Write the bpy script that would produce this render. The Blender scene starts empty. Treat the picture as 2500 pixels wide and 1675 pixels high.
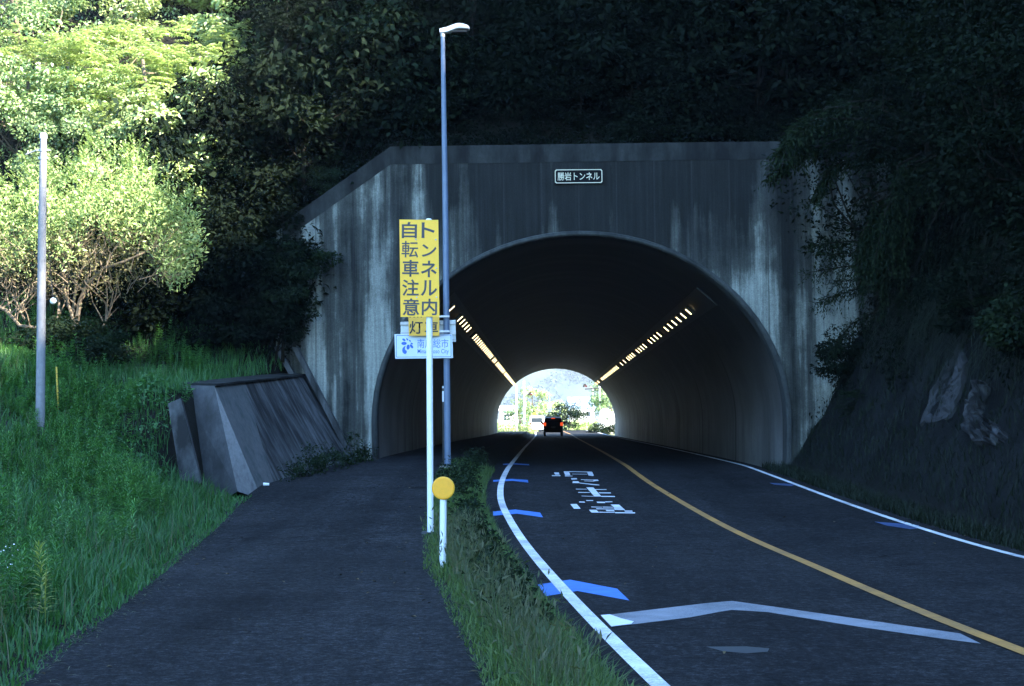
import bpy, math, random
import numpy as np
from mathutils import Vector, Matrix
random.seed(7); rng = np.random.default_rng(7)
S = bpy.context.scene; C = S.collection
rad = math.radians

# ------------------------------------------------------------------ camera
F, CAM_H = 3472.2, 1.65                     # focal length in px of a 2500 px wide frame, eye height in metres
PITCH = math.atan((1020-837.5)/F); ROLL = rad(-0.55)
CAM_R = Matrix.Rotation(math.pi/2+PITCH, 3, 'X') @ Matrix.Rotation(ROLL, 3, 'Z')
cd = bpy.data.cameras.new('camera'); cam = bpy.data.objects.new('camera', cd); C.objects.link(cam)
cd.sensor_width = 36; cd.lens = 50; cd.clip_start = .1; cd.clip_end = 6000
cam.matrix_world = Matrix.Translation((0, 0, CAM_H)) @ CAM_R.to_4x4()
S.camera = cam

# ------------------------------------------------------------------ world, sun, exposure
SUN_AZ, SUN_EL = rad(125), rad(31)          # azimuth from +Y towards +X
w = bpy.data.worlds.new('World'); S.world = w; w.use_nodes = True
nt = w.node_tree; bg = nt.nodes['Background']
sky = nt.nodes.new('ShaderNodeTexSky'); sky.sky_type = 'NISHITA'; sky.sun_disc = False
sky.sun_elevation = SUN_EL; sky.sun_rotation = SUN_AZ; sky.air_density = 1.0; sky.dust_density = .2; sky.ozone_density = 2.0
tint = nt.nodes.new('ShaderNodeMix'); tint.data_type = 'RGBA'; tint.blend_type = 'MULTIPLY'; tint.inputs[0].default_value = 1
nt.links.new(sky.outputs[0], tint.inputs[6]); tint.inputs[7].default_value = (.78, .99, 1.14, 1)   # daylight film: open shade goes blue
nt.links.new(tint.outputs[2], bg.inputs[0]); bg.inputs[1].default_value = 0.12
sun_dir = Vector((math.sin(SUN_AZ)*math.cos(SUN_EL), math.cos(SUN_AZ)*math.cos(SUN_EL), math.sin(SUN_EL)))
sl = bpy.data.lights.new('sun', 'SUN'); sl.energy = 5.0; sl.angle = rad(.5); sl.color = (1, .93, .8)
so = bpy.data.objects.new('sun', sl); C.objects.link(so); so.rotation_euler = (-sun_dir).to_track_quat('-Z', 'Y').to_euler()
S.view_settings.view_transform = 'Standard'; S.view_settings.look = 'None'; S.view_settings.gamma = 1
S.view_settings.exposure = 3.2
S.render.engine = 'CYCLES'
S.cycles.use_denoising = True; S.cycles.use_adaptive_sampling = False
S.cycles.denoiser = 'OPENIMAGEDENOISE'; S.cycles.denoising_input_passes = 'RGB_ALBEDO_NORMAL'
S.cycles.volume_bounces = 0
S.cycles.max_bounces = 6; S.cycles.diffuse_bounces = 3; S.cycles.glossy_bounces = 2; S.cycles.transmission_bounces = 2
S.cycles.caustics_reflective = False; S.cycles.caustics_refractive = False
S.cycles.sample_clamp_indirect = .6

# ------------------------------------------------------------------ survey: heights of the ground, pixel to point
def ss(a, b, x):
    t = min(1, max(0, (x-a)/(b-a))); return t*t*(3-2*t)
def z_road(Y): return .42*ss(17, 36, Y)-.25*ss(34, 120, Y)
def z_walk(Y): return .72*ss(17, 36, Y)-.30*ss(34, 120, Y)
def ray(px, py): return CAM_R @ Vector(((px-1250)/F, (837.5-py)/F, -1))
def at(px, py, Y):
    d = ray(px, py); return Vector((0, 0, CAM_H))+d*(Y/d.y)
def gnd(px, py, zf=z_road):
    d = ray(px, py); Y = 4.
    while Y < 300 and CAM_H+d.z*Y/d.y > zf(Y): Y += .02
    return Vector((d.x*Y/d.y, Y, zf(Y)))
def lerp_table(T, y):
    if y <= T[0][0]: 
        (a, p), (b, q) = T[0], T[1]
    elif y >= T[-1][0]:
        (a, p), (b, q) = T[-2], T[-1]
    else:
        for (a, p), (b, q) in zip(T, T[1:]):
            if a <= y <= b: break
    return p+(q-p)*(y-a)/(b-a)

# ------------------------------------------------------------------ helpers
def prop(o, label=None, cat=None, group=None, kind=None):
    if label: o['label'] = label
    if cat: o['category'] = cat
    if group: o['group'] = group
    if kind: o['kind'] = kind
    return o
def thing(name, loc, label, cat, group=None, rz=0):
    o = bpy.data.objects.new(name, None); C.objects.link(o); o.location = loc; o.rotation_euler = (0, 0, rz)
    o.empty_display_size = .2
    return prop(o, label, cat, group)
def copy_tree(o, parent=None):
    c = o.copy(); C.objects.link(c); c.parent = parent
    for ch in o.children: copy_tree(ch, c)
    return c
def link(name, me, parent=None, world=True):
    """link a mesh; its vertices are in world space, made local to the parent when there is one"""
    o = bpy.data.objects.new(name, me); C.objects.link(o)
    if parent:
        o.parent = parent
        if world:
            r = parent
            M = Matrix.Identity(4)
            while r:
                M = Matrix.LocRotScale(r.location, r.rotation_euler, r.scale) @ M; r = r.parent
            o.matrix_parent_inverse = Matrix.Identity(4)
            me.transform(M.inverted())
    return o
def np_mesh(name, V, Fq, mats, midx=None, smooth=False):
    """V (n,3) array, Fq (m,k) int array of equal-sized faces"""
    V = np.asarray(V, dtype=np.float32); Fq = np.asarray(Fq, dtype=np.int32)
    me = bpy.data.meshes.new(name); m, k = Fq.shape
    me.vertices.add(len(V)); me.vertices.foreach_set('co', V.ravel())
    me.loops.add(m*k); me.loops.foreach_set('vertex_index', Fq.ravel())
    me.polygons.add(m); me.polygons.foreach_set('loop_start', np.arange(0, m*k, k, dtype=np.int32))
    me.polygons.foreach_set('loop_total', np.full(m, k, dtype=np.int32))
    for x in (mats if isinstance(mats, (list, tuple)) else [mats]): me.materials.append(x)
    if midx is not None: me.polygons.foreach_set('material_index', np.asarray(midx, dtype=np.int32))
    if smooth: me.polygons.foreach_set('use_smooth', np.ones(m, dtype=bool))
    me.update(calc_edges=True); me.validate()
    return me
class MB:
    def __init__(s): s.v = []; s.f = []; s.m = []; s.mi = 0
    def poly(s, pts):
        n = len(s.v); s.v += [tuple(p) for p in pts]; s.f.append(tuple(range(n, n+len(pts)))); s.m.append(s.mi)
    def faces(s, pts, fs):
        n = len(s.v); s.v += [tuple(p) for p in pts]
        for f in fs: s.f.append(tuple(n+i for i in f)); s.m.append(s.mi)
    def box(s, lo, hi, M=None, bev=0):
        x0, y0, z0 = lo; x1, y1, z1 = hi
        if bev:
            b = bev; P = []
            for z, i in ((z0, b), (z0+b, 0), (z1-b, 0), (z1, b)):
                P += [(x0+i, y0+i, z), (x1-i, y0+i, z), (x1-i, y1-i, z), (x0+i, y1-i, z)]
            fs = [(3, 2, 1, 0), (12, 13, 14, 15)]
            for k in range(3):
                for j in range(4): fs.append((4*k+j, 4*k+(j+1) % 4, 4*k+4+(j+1) % 4, 4*k+4+j))
        else:
            P = [(x, y, z) for z in (z0, z1) for (x, y) in ((x0, y0), (x1, y0), (x1, y1), (x0, y1))]
            fs = [(3, 2, 1, 0), (4, 5, 6, 7), (0, 1, 5, 4), (1, 2, 6, 5), (2, 3, 7, 6), (3, 0, 4, 7)]
        if M is not None: P = [M @ Vector(p) for p in P]
        s.faces(P, fs)
    def tube(s, pts, rs, n=10, cap=True):
        pts = [Vector(p) for p in pts]
        if not hasattr(rs, '__len__'): rs = [rs]*len(pts)
        rings = []; up = None
        for i, p in enumerate(pts):
            d = (pts[min(i+1, len(pts)-1)]-pts[max(i-1, 0)]).normalized()
            if up is None: up = Vector((0, 1, 0)) if abs(d.z) > .7 else Vector((0, 0, 1))
            a = d.cross(up).normalized(); b = a.cross(d).normalized(); up = b
            rings.append([p+(a*math.cos(2*math.pi*k/n)+b*math.sin(2*math.pi*k/n))*rs[i] for k in range(n)])
        P = [q for r in rings for q in r]; fs = []
        for i in range(len(pts)-1):
            for k in range(n): fs.append((i*n+k, i*n+(k+1) % n, (i+1)*n+(k+1) % n, (i+1)*n+k))
        if cap: fs += [tuple(range(n-1, -1, -1)), tuple(range((len(pts)-1)*n, len(pts)*n))]
        s.faces(P, fs)
    def build(s, name, mats, parent=None, smooth=False, world=True):
        me = bpy.data.meshes.new(name); me.from_pydata(s.v, [], s.f)
        for x in (mats if isinstance(mats, (list, tuple)) else [mats]): me.materials.append(x)
        for p, i in zip(me.polygons, s.m): p.material_index = i
        if smooth:
            me.polygons.foreach_set('use_smooth', [True]*len(me.polygons))
            try: me.set_sharp_from_angle(angle=rad(35))
            except Exception: pass
        me.update()
        return link(name, me, parent, world)
def text_mesh(name, body, h, mat, M, weight=0, width=None, parent=None):
    """flat lettering as a mesh, centred on M's origin, cap height about h, in M's XY plane"""
    cu = bpy.data.curves.new('lettering', 'FONT'); cu.body = body; cu.size = 1; cu.offset = weight; cu.resolution_u = 3
    o = bpy.data.objects.new('lettering', cu); C.objects.link(o)
    dg = bpy.context.evaluated_depsgraph_get(); me = bpy.data.meshes.new_from_object(o.evaluated_get(dg))
    bpy.data.objects.remove(o); bpy.data.curves.remove(cu)
    co = np.empty(len(me.vertices)*3, np.float32); me.vertices.foreach_get('co', co); co = co.reshape(-1, 3)
    lo, hi = co.min(0), co.max(0); c = (lo+hi)/2; k = h/(hi[1]-lo[1])
    kx = width/(hi[0]-lo[0]) if width else k
    co[:, 0] = (co[:, 0]-c[0])*kx; co[:, 1] = (co[:, 1]-c[1])*k; co[:, 2] = 0
    me.vertices.foreach_set('co', co.ravel()); me.materials.clear(); me.materials.append(mat); me.transform(M); me.name = name
    return me
def join_meshes(name, ms, mats):
    V = []; Fs = []; MI = []
    for m, i in ms:
        n = len(V); V += [v.co[:] for v in m.vertices]
        for p in m.polygons: Fs.append(tuple(n+j for j in p.vertices)); MI.append(i)
    me = bpy.data.meshes.new(name); me.from_pydata(V, [], Fs)
    for x in mats: me.materials.append(x)
    me.polygons.foreach_set('material_index', MI); me.update(); return me

# ------------------------------------------------------------------ materials
def new_mat(name):
    m = bpy.data.materials.new(name); m.use_nodes = True
    n = m.node_tree; b = n.nodes['Principled BSDF']; return m, n, b
def nd(n, t, **kw):
    x = n.nodes.new(t)
    for k, v in kw.items():
        if k.startswith('i_'): x.inputs[k[2:].replace('_', ' ')].default_value = v
        else: setattr(x, k, v)
    return x
def ramp(n, fac, stops):
    r = n.nodes.new('ShaderNodeValToRGB'); e = r.color_ramp.elements
    while len(e) < len(stops): e.new(.5)
    for q, (p, c) in zip(e, stops): q.position = p; q.color = (*c, 1) if hasattr(c, '__len__') else (c, c, c, 1)
    n.links.new(fac, r.inputs[0]); return r.outputs[0]
def mapped(n, scale=(1, 1, 1), coord='Object'):
    tc = n.nodes.new('ShaderNodeTexCoord'); mp = n.nodes.new('ShaderNodeMapping'); mp.inputs['Scale'].default_value = scale
    n.links.new(tc.outputs[coord], mp.inputs[0]); return mp.outputs[0]
def noise(n, vec, scale, detail=4, rough=.55):
    x = n.nodes.new('ShaderNodeTexNoise'); x.inputs['Scale'].default_value = scale; x.inputs['Detail'].default_value = detail
    x.inputs['Roughness'].default_value = rough; n.links.new(vec, x.inputs['Vector']); return x.outputs['Fac']
def mix(n, fac, a, b, mode='MIX'):
    x = n.nodes.new('ShaderNodeMix'); x.data_type = 'RGBA'; x.blend_type = mode
    for s, v in ((x.inputs[0], fac), (x.inputs[6], a), (x.inputs[7], b)):
        if hasattr(v, 'is_linked'): n.links.new(v, s)
        elif hasattr(v, '__len__'): s.default_value = (*v, 1)
        else: s.default_value = v if s == x.inputs[0] else (v, v, v, 1)
    return x.outputs[2]
def bump(n, b, h, strength=.3, dist=.01):
    x = n.nodes.new('ShaderNodeBump'); x.inputs['Strength'].default_value = strength; x.inputs['Distance'].default_value = dist
    n.links.new(h, x.inputs['Height']); n.links.new(x.outputs[0], b.inputs['Normal'])
def paint(name, col, rough=.5, var=.12, metal=0, scale=6, spec=.4):
    m, n, b = new_mat(name); v = mapped(n)
    f = noise(n, v, scale, 5, .65)
    c0 = tuple(x*(1-var) for x in col); c1 = tuple(min(1, x*(1+var)) for x in col)
    n.links.new(ramp(n, f, [(.3, c0), (.7, c1)]), b.inputs['Base Color'])
    b.inputs['Roughness'].default_value = rough; b.inputs['Metallic'].default_value = metal
    b.inputs['Specular IOR Level'].default_value = spec
    return m
def asphalt(name, c0, c1):
    m, n, b = new_mat(name); v = mapped(n)
    big = noise(n, v, .35, 4, .6); fine = noise(n, v, 70, 3, .7); grit = noise(n, v, 190, 2, .6)
    c = ramp(n, big, [(.3, c0), (.7, c1)])
    trk = noise(n, mapped(n, (1.1, .05, 1)), 1, 4, .6); c = mix(n, .8, c, ramp(n, trk, [(.35, .68), (.65, 1.3)]), 'MULTIPLY')
    pat = noise(n, v, 1.1, 6, .7); c = mix(n, .7, c, ramp(n, pat, [(.35, .7), (.65, 1.25)]), 'MULTIPLY')
    c = mix(n, .9, c, ramp(n, fine, [(.28, .22), (.74, 2.1)]), 'MULTIPLY')
    agg = noise(n, v, 19, 4, .8); c = mix(n, .95, c, ramp(n, agg, [(.30, .30), (.5, .9), (.70, 2.4)]), 'MULTIPLY')
    agg2 = noise(n, v, 7, 5, .85); c = mix(n, .9, c, ramp(n, agg2, [(.36, .5), (.5, .95), (.64, 1.7)]), 'MULTIPLY')
    # hairline cracks, only here and there
    wv = nd(n, 'ShaderNodeVectorMath', operation='ADD'); nz = nd(n, 'ShaderNodeTexNoise'); nz.inputs['Scale'].default_value = 1.3; n.links.new(v, nz.inputs['Vector'])
    n.links.new(v, wv.inputs[0]); n.links.new(nz.outputs['Color'], wv.inputs[1])
    ve = nd(n, 'ShaderNodeTexVoronoi'); ve.feature = 'DISTANCE_TO_EDGE'; ve.inputs['Scale'].default_value = .42; n.links.new(wv.outputs[0], ve.inputs['Vector'])
    ck = ramp(n, ve.outputs['Distance'], [(.004, 1), (.010, 0)]); cm = ramp(n, noise(n, v, .5, 2), [(.50, 0), (.58, .8)])
    c = mix(n, mix(n, 1, ck, cm, 'MULTIPLY'), c, (.004, .004, .004))
    vo = nd(n, 'ShaderNodeTexVoronoi'); vo.inputs['Scale'].default_value = 28; n.links.new(v, vo.inputs['Vector'])
    speck = ramp(n, vo.outputs['Distance'], [(.04, 1), (.1, 0)])
    sel = ramp(n, noise(n, v, 9, 2), [(.6, 0), (.68, .55)])
    sp = mix(n, 1, speck, sel, 'MULTIPLY')
    c = mix(n, sp, c, (.16, .16, .165))
    n.links.new(c, b.inputs['Base Color']); b.inputs['Roughness'].default_value = .9; b.inputs['Specular IOR Level'].default_value = .06
    bump(n, b, grit, .5, .006); return m
def marking(name, col, under, wear=.5, scale=55):
    """road paint with chipped gaps showing the asphalt"""
    m, n, b = new_mat(name); v = mapped(n)
    a = noise(n, v, scale, 3, .75); g = noise(n, v, 1.3, 4, .6)
    ad = nd(n, 'ShaderNodeMath', operation='ADD'); n.links.new(a, ad.inputs[0]); n.links.new(g, ad.inputs[1])
    f = ramp(n, ad.outputs[0], [(min(.95, wear-.13), 1), (min(1, wear+.13), 0)])
    ad.use_clamp = False
    sc = nd(n, 'ShaderNodeMath', operation='MULTIPLY'); sc.inputs[1].default_value = .5
    n.links.new(ad.outputs[0], sc.inputs[0]); 
    n.links.new(sc.outputs[0], f.node.inputs[0])
    dirt = ramp(n, noise(n, v, 5, 4), [(.3, tuple(x*.72 for x in col)), (.65, col)])
    n.links.new(mix(n, f, under, dirt), b.inputs['Base Color']); b.inputs['Roughness'].default_value = .7
    return m
def concrete(name, base, dark, streak=(2.2, 2.2, .16), amount=(.42, .62), rough=.85):
    m, n, b = new_mat(name)
    v = mapped(n, streak); v1 = mapped(n)
    s1 = noise(n, v, 1, 6, .6); s2 = noise(n, v, 3.1, 4, .6); g = noise(n, v1, 14, 6, .7); big = noise(n, v1, .5, 3, .5)
    c = ramp(n, g, [(.25, tuple(x*.75 for x in base)), (.75, tuple(x*1.2 for x in base))])
    c = mix(n, ramp(n, s1, [(amount[0], 0), (amount[1], .95)]), c, dark)
    c = mix(n, ramp(n, s2, [(.5, 0), (.75, .5)]), c, tuple(x*1.4 for x in dark))
    c = mix(n, ramp(n, big, [(.4, 0), (.7, .35)]), c, dark)
    n.links.new(c, b.inputs['Base Color']); b.inputs['Roughness'].default_value = rough; b.inputs['Specular IOR Level'].default_value = .2
    bump(n, b, g, .3, .01); return m
def leaf_mat(name, c0, c1, trans=.35, rough=.45, spec=.4, tcol=None):
    m, n, b = new_mat(name)
    g = nd(n, 'ShaderNodeNewGeometry'); oi = nd(n, 'ShaderNodeObjectInfo')
    c = ramp(n, g.outputs['Random Per Island'], [(.05, c0), (.95, c1)])
    hs = nd(n, 'ShaderNodeHueSaturation'); n.links.new(c, hs.inputs['Color'])
    mr = nd(n, 'ShaderNodeMapRange'); n.links.new(oi.outputs['Random'], mr.inputs[0]); mr.inputs[3].default_value = .8; mr.inputs[4].default_value = 1.25
    n.links.new(mr.outputs[0], hs.inputs['Value']); c = hs.outputs[0]
    n.links.new(c, b.inputs['Base Color']); b.inputs['Roughness'].default_value = rough; b.inputs['Specular IOR Level'].default_value = spec
    if trans:
        t = nd(n, 'ShaderNodeBsdfTranslucent'); ms = nd(n, 'ShaderNodeMixShader'); ms.inputs[0].default_value = trans
        n.links.new(mix(n, 1, c, tcol or (1.3, 1.45, .6), 'MULTIPLY'), t.inputs[0])
        n.links.new(b.outputs[0], ms.inputs[1]); n.links.new(t.outputs[0], ms.inputs[2])
        n.links.new(ms.outputs[0], n.nodes['Material Output'].inputs[0])
    return m
def soil(name, a, b_, sc=1.5):
    m, n, b = new_mat(name); v = mapped(n)
    c = ramp(n, noise(n, v, sc, 6, .7), [(.3, a), (.7, b_)])
    n.links.new(c, b.inputs['Base Color']); b.inputs['Roughness'].default_value = 1; b.inputs['Specular IOR Level'].default_value = .1
    bump(n, b, noise(n, v, 9, 5, .7), .8, .05); return m
def emit(name, col, s):
    m, n, b = new_mat(name); b.inputs['Base Color'].default_value = (*[min(1, x*.5) for x in col], 1)
    b.inputs['Emission Color'].default_value = (*col, 1); b.inputs['Emission Strength'].default_value = s; return m

M_ROAD = asphalt('road_asphalt', (.012, .0125, .0135), (.019, .0195, .0205))
M_WALK = asphalt('path_asphalt', (.012, .0125, .0135), (.021, .0215, .0225))
M_WHITE = marking('worn_white_road_paint', (.78, .79, .80), (.05, .05, .055), .60)
M_WHITE_THIN = marking('rubbed_white_road_paint', (.70, .71, .72), (.045, .045, .05), .50, 75)
M_FAINT = marking('nearly_gone_road_paint', (.033, .033, .031), (.018, .025, .028), .44, 60)
M_CHEV = marking('thinned_white_road_paint', (.24, .255, .285), (.02, .03, .035), .56, 90)
M_CONC_MID = concrete('mid_wing_concrete', (.10, .10, .098), (.025, .04, .04), (5, 5, .2), (.5, .8))
M_AMBER = marking('worn_orange_road_paint', (.42, .20, .035), (.03, .045, .04), .60)
M_BLUE_DIM = marking('rubbed_blue_road_paint', (.03, .085, .24), (.02, .025, .04), .56)
M_BLUE = marking('blue_road_paint', (.05, .19, .58), (.04, .045, .06), .62)
M_CONC = concrete('stained_wing_concrete', (.11, .114, .115), (.012, .012, .012), (2.2, 6, .3), (.36, .60))
M_CONC_PALE = concrete('pale_wing_concrete', (.17, .17, .168), (.05, .05, .05), (5, 5, .2), (.56, .8))  # paler tone for the corner facet of the wing wall
M_CONC_ROUGH = concrete('coarse_end_concrete', (.12, .123, .128), (.05, .05, .05), (3, 3, 2), (.45, .75))
M_RIM = concrete('arch_ring_concrete', (.060, .064, .062), (.010, .011, .011), (2, 2, 1), (.45, .75))
M_LINING = concrete('tunnel_lining_concrete', (.19, .187, .18), (.08, .077, .073), (.25, .25, .25), (.45, .8), .6)
def vault_shade(m, z0, z1, dark):
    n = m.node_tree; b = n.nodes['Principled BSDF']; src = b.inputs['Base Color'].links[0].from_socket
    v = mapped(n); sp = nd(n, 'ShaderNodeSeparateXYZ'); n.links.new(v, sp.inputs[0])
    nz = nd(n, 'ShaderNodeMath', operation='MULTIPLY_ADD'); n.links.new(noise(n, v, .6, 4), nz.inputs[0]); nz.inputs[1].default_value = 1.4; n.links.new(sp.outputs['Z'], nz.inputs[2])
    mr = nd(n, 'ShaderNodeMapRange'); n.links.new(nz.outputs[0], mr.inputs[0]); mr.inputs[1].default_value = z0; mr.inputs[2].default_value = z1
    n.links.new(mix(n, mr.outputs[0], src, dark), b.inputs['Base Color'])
vault_shade(M_LINING, 1.5, 4.0, (.006, .006, .006))  # darkness of the unlit vault put into the lining colour, growing with height
def pour_joints(m, period, dark):
    n = m.node_tree; b = n.nodes['Principled BSDF']; src = b.inputs['Base Color'].links[0].from_socket
    wv = nd(n, 'ShaderNodeTexWave'); wv.wave_type = 'BANDS'; wv.bands_direction = 'Y'; wv.inputs['Scale'].default_value = 2*math.pi/20/period; n.links.new(mapped(n), wv.inputs['Vector'])
    st = noise(n, mapped(n, (.3, 1.2, .12)), 1, 4, .6)
    c = mix(n, ramp(n, st, [(.45, 0), (.7, .7)]), src, dark)
    n.links.new(mix(n, ramp(n, wv.outputs['Fac'], [(.0, .85), (.0025, 0)]), c, (.004, .004, .004)), b.inputs['Base Color'])
pour_joints(M_LINING, 9.0, (.035, .034, .032))
M_SHOT = concrete('slope_concrete', (.10, .10, .105), (.018, .019, .018), (1.4, 1.4, .4), (.30, .58))
M_SOIL = soil('dark_forest_soil', (.006, .006, .005), (.016, .015, .012))
M_VERGE = soil('verge_soil', (.008, .010, .007), (.02, .02, .014), 3)
M_GROUND = soil('field_ground', (.09, .11, .05), (.2, .2, .12), .3)
M_POLE = paint('galvanised_pole', (.3, .32, .34), .45, .12, .0, 5)
M_POLE_BLUE = paint('bluish_lamp_pole', (.125, .165, .235), .4, .12, 0, 5)
M_POLE_WHITE = paint('white_painted_pole', (.84, .85, .85), .35, .05, 0, 8)
M_LAMP = paint('lamp_housing', (.55, .58, .62), .4, .08)
M_CONC_POLE = paint('pale_concrete_pole', (.20, .20, .21), .8, .15, 0, 12)
M_BAND = paint('steel_band', (.3, .31, .33), .4, .2, .6)
M_SIGN_Y = paint('yellow_sign_face', (.95, .51, .035), .5, .05)
M_SIGN_Y2 = paint('ochre_sign_face', (.72, .38, .035), .5, .10)
M_SIGN_W = paint('pale_sign_face', (.60, .66, .72), .45, .04)
M_INK = paint('grey_lettering', (.055, .055, .06), .6, .1)
M_INK_K = paint('black_lettering', (.015, .015, .017), .6, .1)
M_INK_B = paint('blue_lettering', (.03, .12, .46), .5, .08)
M_SIGN_BACK = paint('aluminium_sign_back', (.50, .53, .54), .4, .15, .1)
M_DISC = paint('orange_reflector', (.95, .40, .015), .35, .06, 0, 30)
M_DARK = paint('dark_brown_metal', (.03, .028, .028), .5, .15)
M_PLATE = paint('black_stone_plate', (.010, .010, .011), .85, .15, 0, 6, .03)
M_GOLD = paint('pale_gold_lettering', (.62, .56, .40), .45, .15)
M_BARK = paint('grey_brown_bark', (.10, .08, .06), .9, .35, 0, 9, .1)
M_BARK_DARK = paint('shade_dark_bark', (.018, .016, .013), .95, .35, 0, 9, .02)  # bark of the shaded trees, the shade put into its colour
M_BARK_PALE = paint('pale_bark', (.15, .115, .08), .9, .3, 0, 9, .1)
M_TRAY = paint('dark_steel_tray', (.03, .03, .03), .6, .2)
M_L_SUN = leaf_mat('sunlit_broadleaf', (.20, .28, .10), (.46, .52, .25), .32, .4, .5, (1.2, 1.3, .75))  # lit copy of the leaf, sunlight put into its colour
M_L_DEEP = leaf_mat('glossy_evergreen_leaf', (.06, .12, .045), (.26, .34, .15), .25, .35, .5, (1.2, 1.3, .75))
M_L_SHADE = leaf_mat('shaded_forest_leaf', (.007, .016, .009), (.022, .034, .015), .2, .75, .06)  # shaded copy of the leaf, the shade put into its colour
M_L_DARK = leaf_mat('deep_shade_leaf', (.003, .006, .004), (.008, .013, .007), .15, .8, .03)  # darkest leaf copy, deep shade put into its colour
M_L_PALE = leaf_mat('pale_bush_leaf', (.14, .22, .075), (.34, .41, .16), .35, .5, .3, (1.15, 1.2, .8))
M_L_OLIVE = leaf_mat('twiggy_brown_leaf', (.08, .085, .04), (.18, .16, .08), .25, .6, .2)
M_GRASS = leaf_mat('meadow_grass', (.026, .085, .026), (.065, .165, .048), .3, .5, .3)
M_GRASS_STRIP = leaf_mat('yellowing_verge_grass', (.04, .085, .025), (.13, .19, .06), .3, .5, .2)
M_GRASS_DIM = leaf_mat('shade_dark_grass', (.006, .010, .006), (.016, .024, .012), .2, .6, .2)  # grass copy for the dark right side, its shade put into the colour
M_GRASS_DRY = leaf_mat('dry_seeding_grass', (.06, .09, .04), (.15, .15, .085), .3, .6, .2)
M_WEED = leaf_mat('weed_leaf', (.034, .12, .036), (.115, .27, .065), .3, .5, .3)
M_WEED_LIT = leaf_mat('sun_painted_weed_leaf', (.25, .32, .06), (.40, .42, .10), .35, .5, .3)  # sun dapple on one foreground weed put into its leaf colour
M_PETAL_GLARE = paint('white_petals_and_glare', (.8, .8, .78), .6, .05)

# ================================================================== SETTING
T_WL = [(-20, 3.2), (0, 1.75), (8.9, .87), (11.6, .63), (15.2, .36), (20.4, .03), (24.9, -.22), (27.25, -.26), (29.7, -.25), (34.6, -.13), (45, .12), (60, .47), (120, 1.95), (200, 3.0), (400, -4)]
T_YL = [(-20, 6.0), (0, 4.25), (9.9, 3.5), (12.55, 3.35), (16.5, 3.25), (20.45, 3.08), (26, 2.87), (29, 2.77), (32.9, 2.76), (41.7, 2.98), (66, 3.58), (102, 4.5), (120, 4.95), (200, 6.0), (400, -1)]
T_RL = [(-20, 8.6), (0, 6.8), (9.9, 6.02), (16.25, 5.8), (20, 5.76), (25.5, 5.64), (28.3, 5.6), (31.8, 5.58), (37, 5.73), (45, 5.93), (120, 7.8), (200, 8.9), (400, 2)]
T_SL = [(-20, -1.6), (0, -2.4), (9.55, -3.26), (11.6, -3.5), (14.1, -3.77), (18.4, -4.24), (23.7, -4.71), (27.15, -4.82), (30.35, -4.75), (33.2, -4.1), (34, -3.45), (120, -1.3), (130, -1.0)]
T_SR = [(-20, 1.9), (0, .75), (9.7, -.16), (12.1, -.44), (13.85, -.62), (15.7, -.88), (20.15, -1.17), (25.95, -1.44), (32.3, -1.5), (36, -1.05), (120, 1.05), (130, 1.3)]
def road_l(Y): return lerp_table(T_WL, Y)-.42
def road_r(Y): return lerp_table(T_RL, Y)+.32
YS = sorted(set(list(np.arange(-20, 16, 1.)) + list(np.arange(16, 40, .5)) + list(np.arange(40, 130, 2.)) + list(np.arange(130, 401, 15.))))
def strip(name, L, R, zl, zrr, ys, mat, kind='structure', n=3):
    mb = MB(); rows = []
    for y in ys:
        a, b = L(y), R(y); za, zb = zl(y), zrr(y)
        rows.append([(a+(b-a)*i/n, y, za+(zb-za)*i/n) for i in range(n+1)])
    P = [p for r in rows for p in r]; fs = []
    for j in range(len(ys)-1):
        for i in range(n): k = j*(n+1)+i; fs.append((k, k+1, k+n+2, k+n+1))
    mb.faces(P, fs); o = mb.build(name, mat, smooth=True); prop(o, kind=kind); return o
sl_ = lambda y: lerp_table(T_SL, y); sr_ = lambda y: lerp_table(T_SR, y)
# ground sheet to the horizon
gy = [-300, -60, 0, 10, 17, 20, 23, 26, 29, 32, 36, 50, 70, 90, 118, 200, 500, 3000]
gx = [-3000, -300, -60, -20, 0, 20, 60, 300, 3000]
mb = MB(); mb.faces([(x, y, z_road(y)-.14) for y in gy for x in gx],
    [(j*len(gx)+i, j*len(gx)+i+1, (j+1)*len(gx)+i+1, (j+1)*len(gx)+i) for j in range(len(gy)-1) for i in range(len(gx)-1)])
prop(mb.build('ground', M_GROUND), kind='structure')
strip('road', road_l, road_r, z_road, z_road, YS, M_ROAD)
ysw = [y for y in YS if y <= 130]
strip('sidewalk', sl_, sr_, z_walk, z_walk, ysw, M_WALK)
strip('verge_strip', sr_, lambda y: road_l(y)+.03, lambda y: z_walk(y)-.004, lambda y: z_road(y)-.012, ysw, M_VERGE, n=4)

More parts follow.
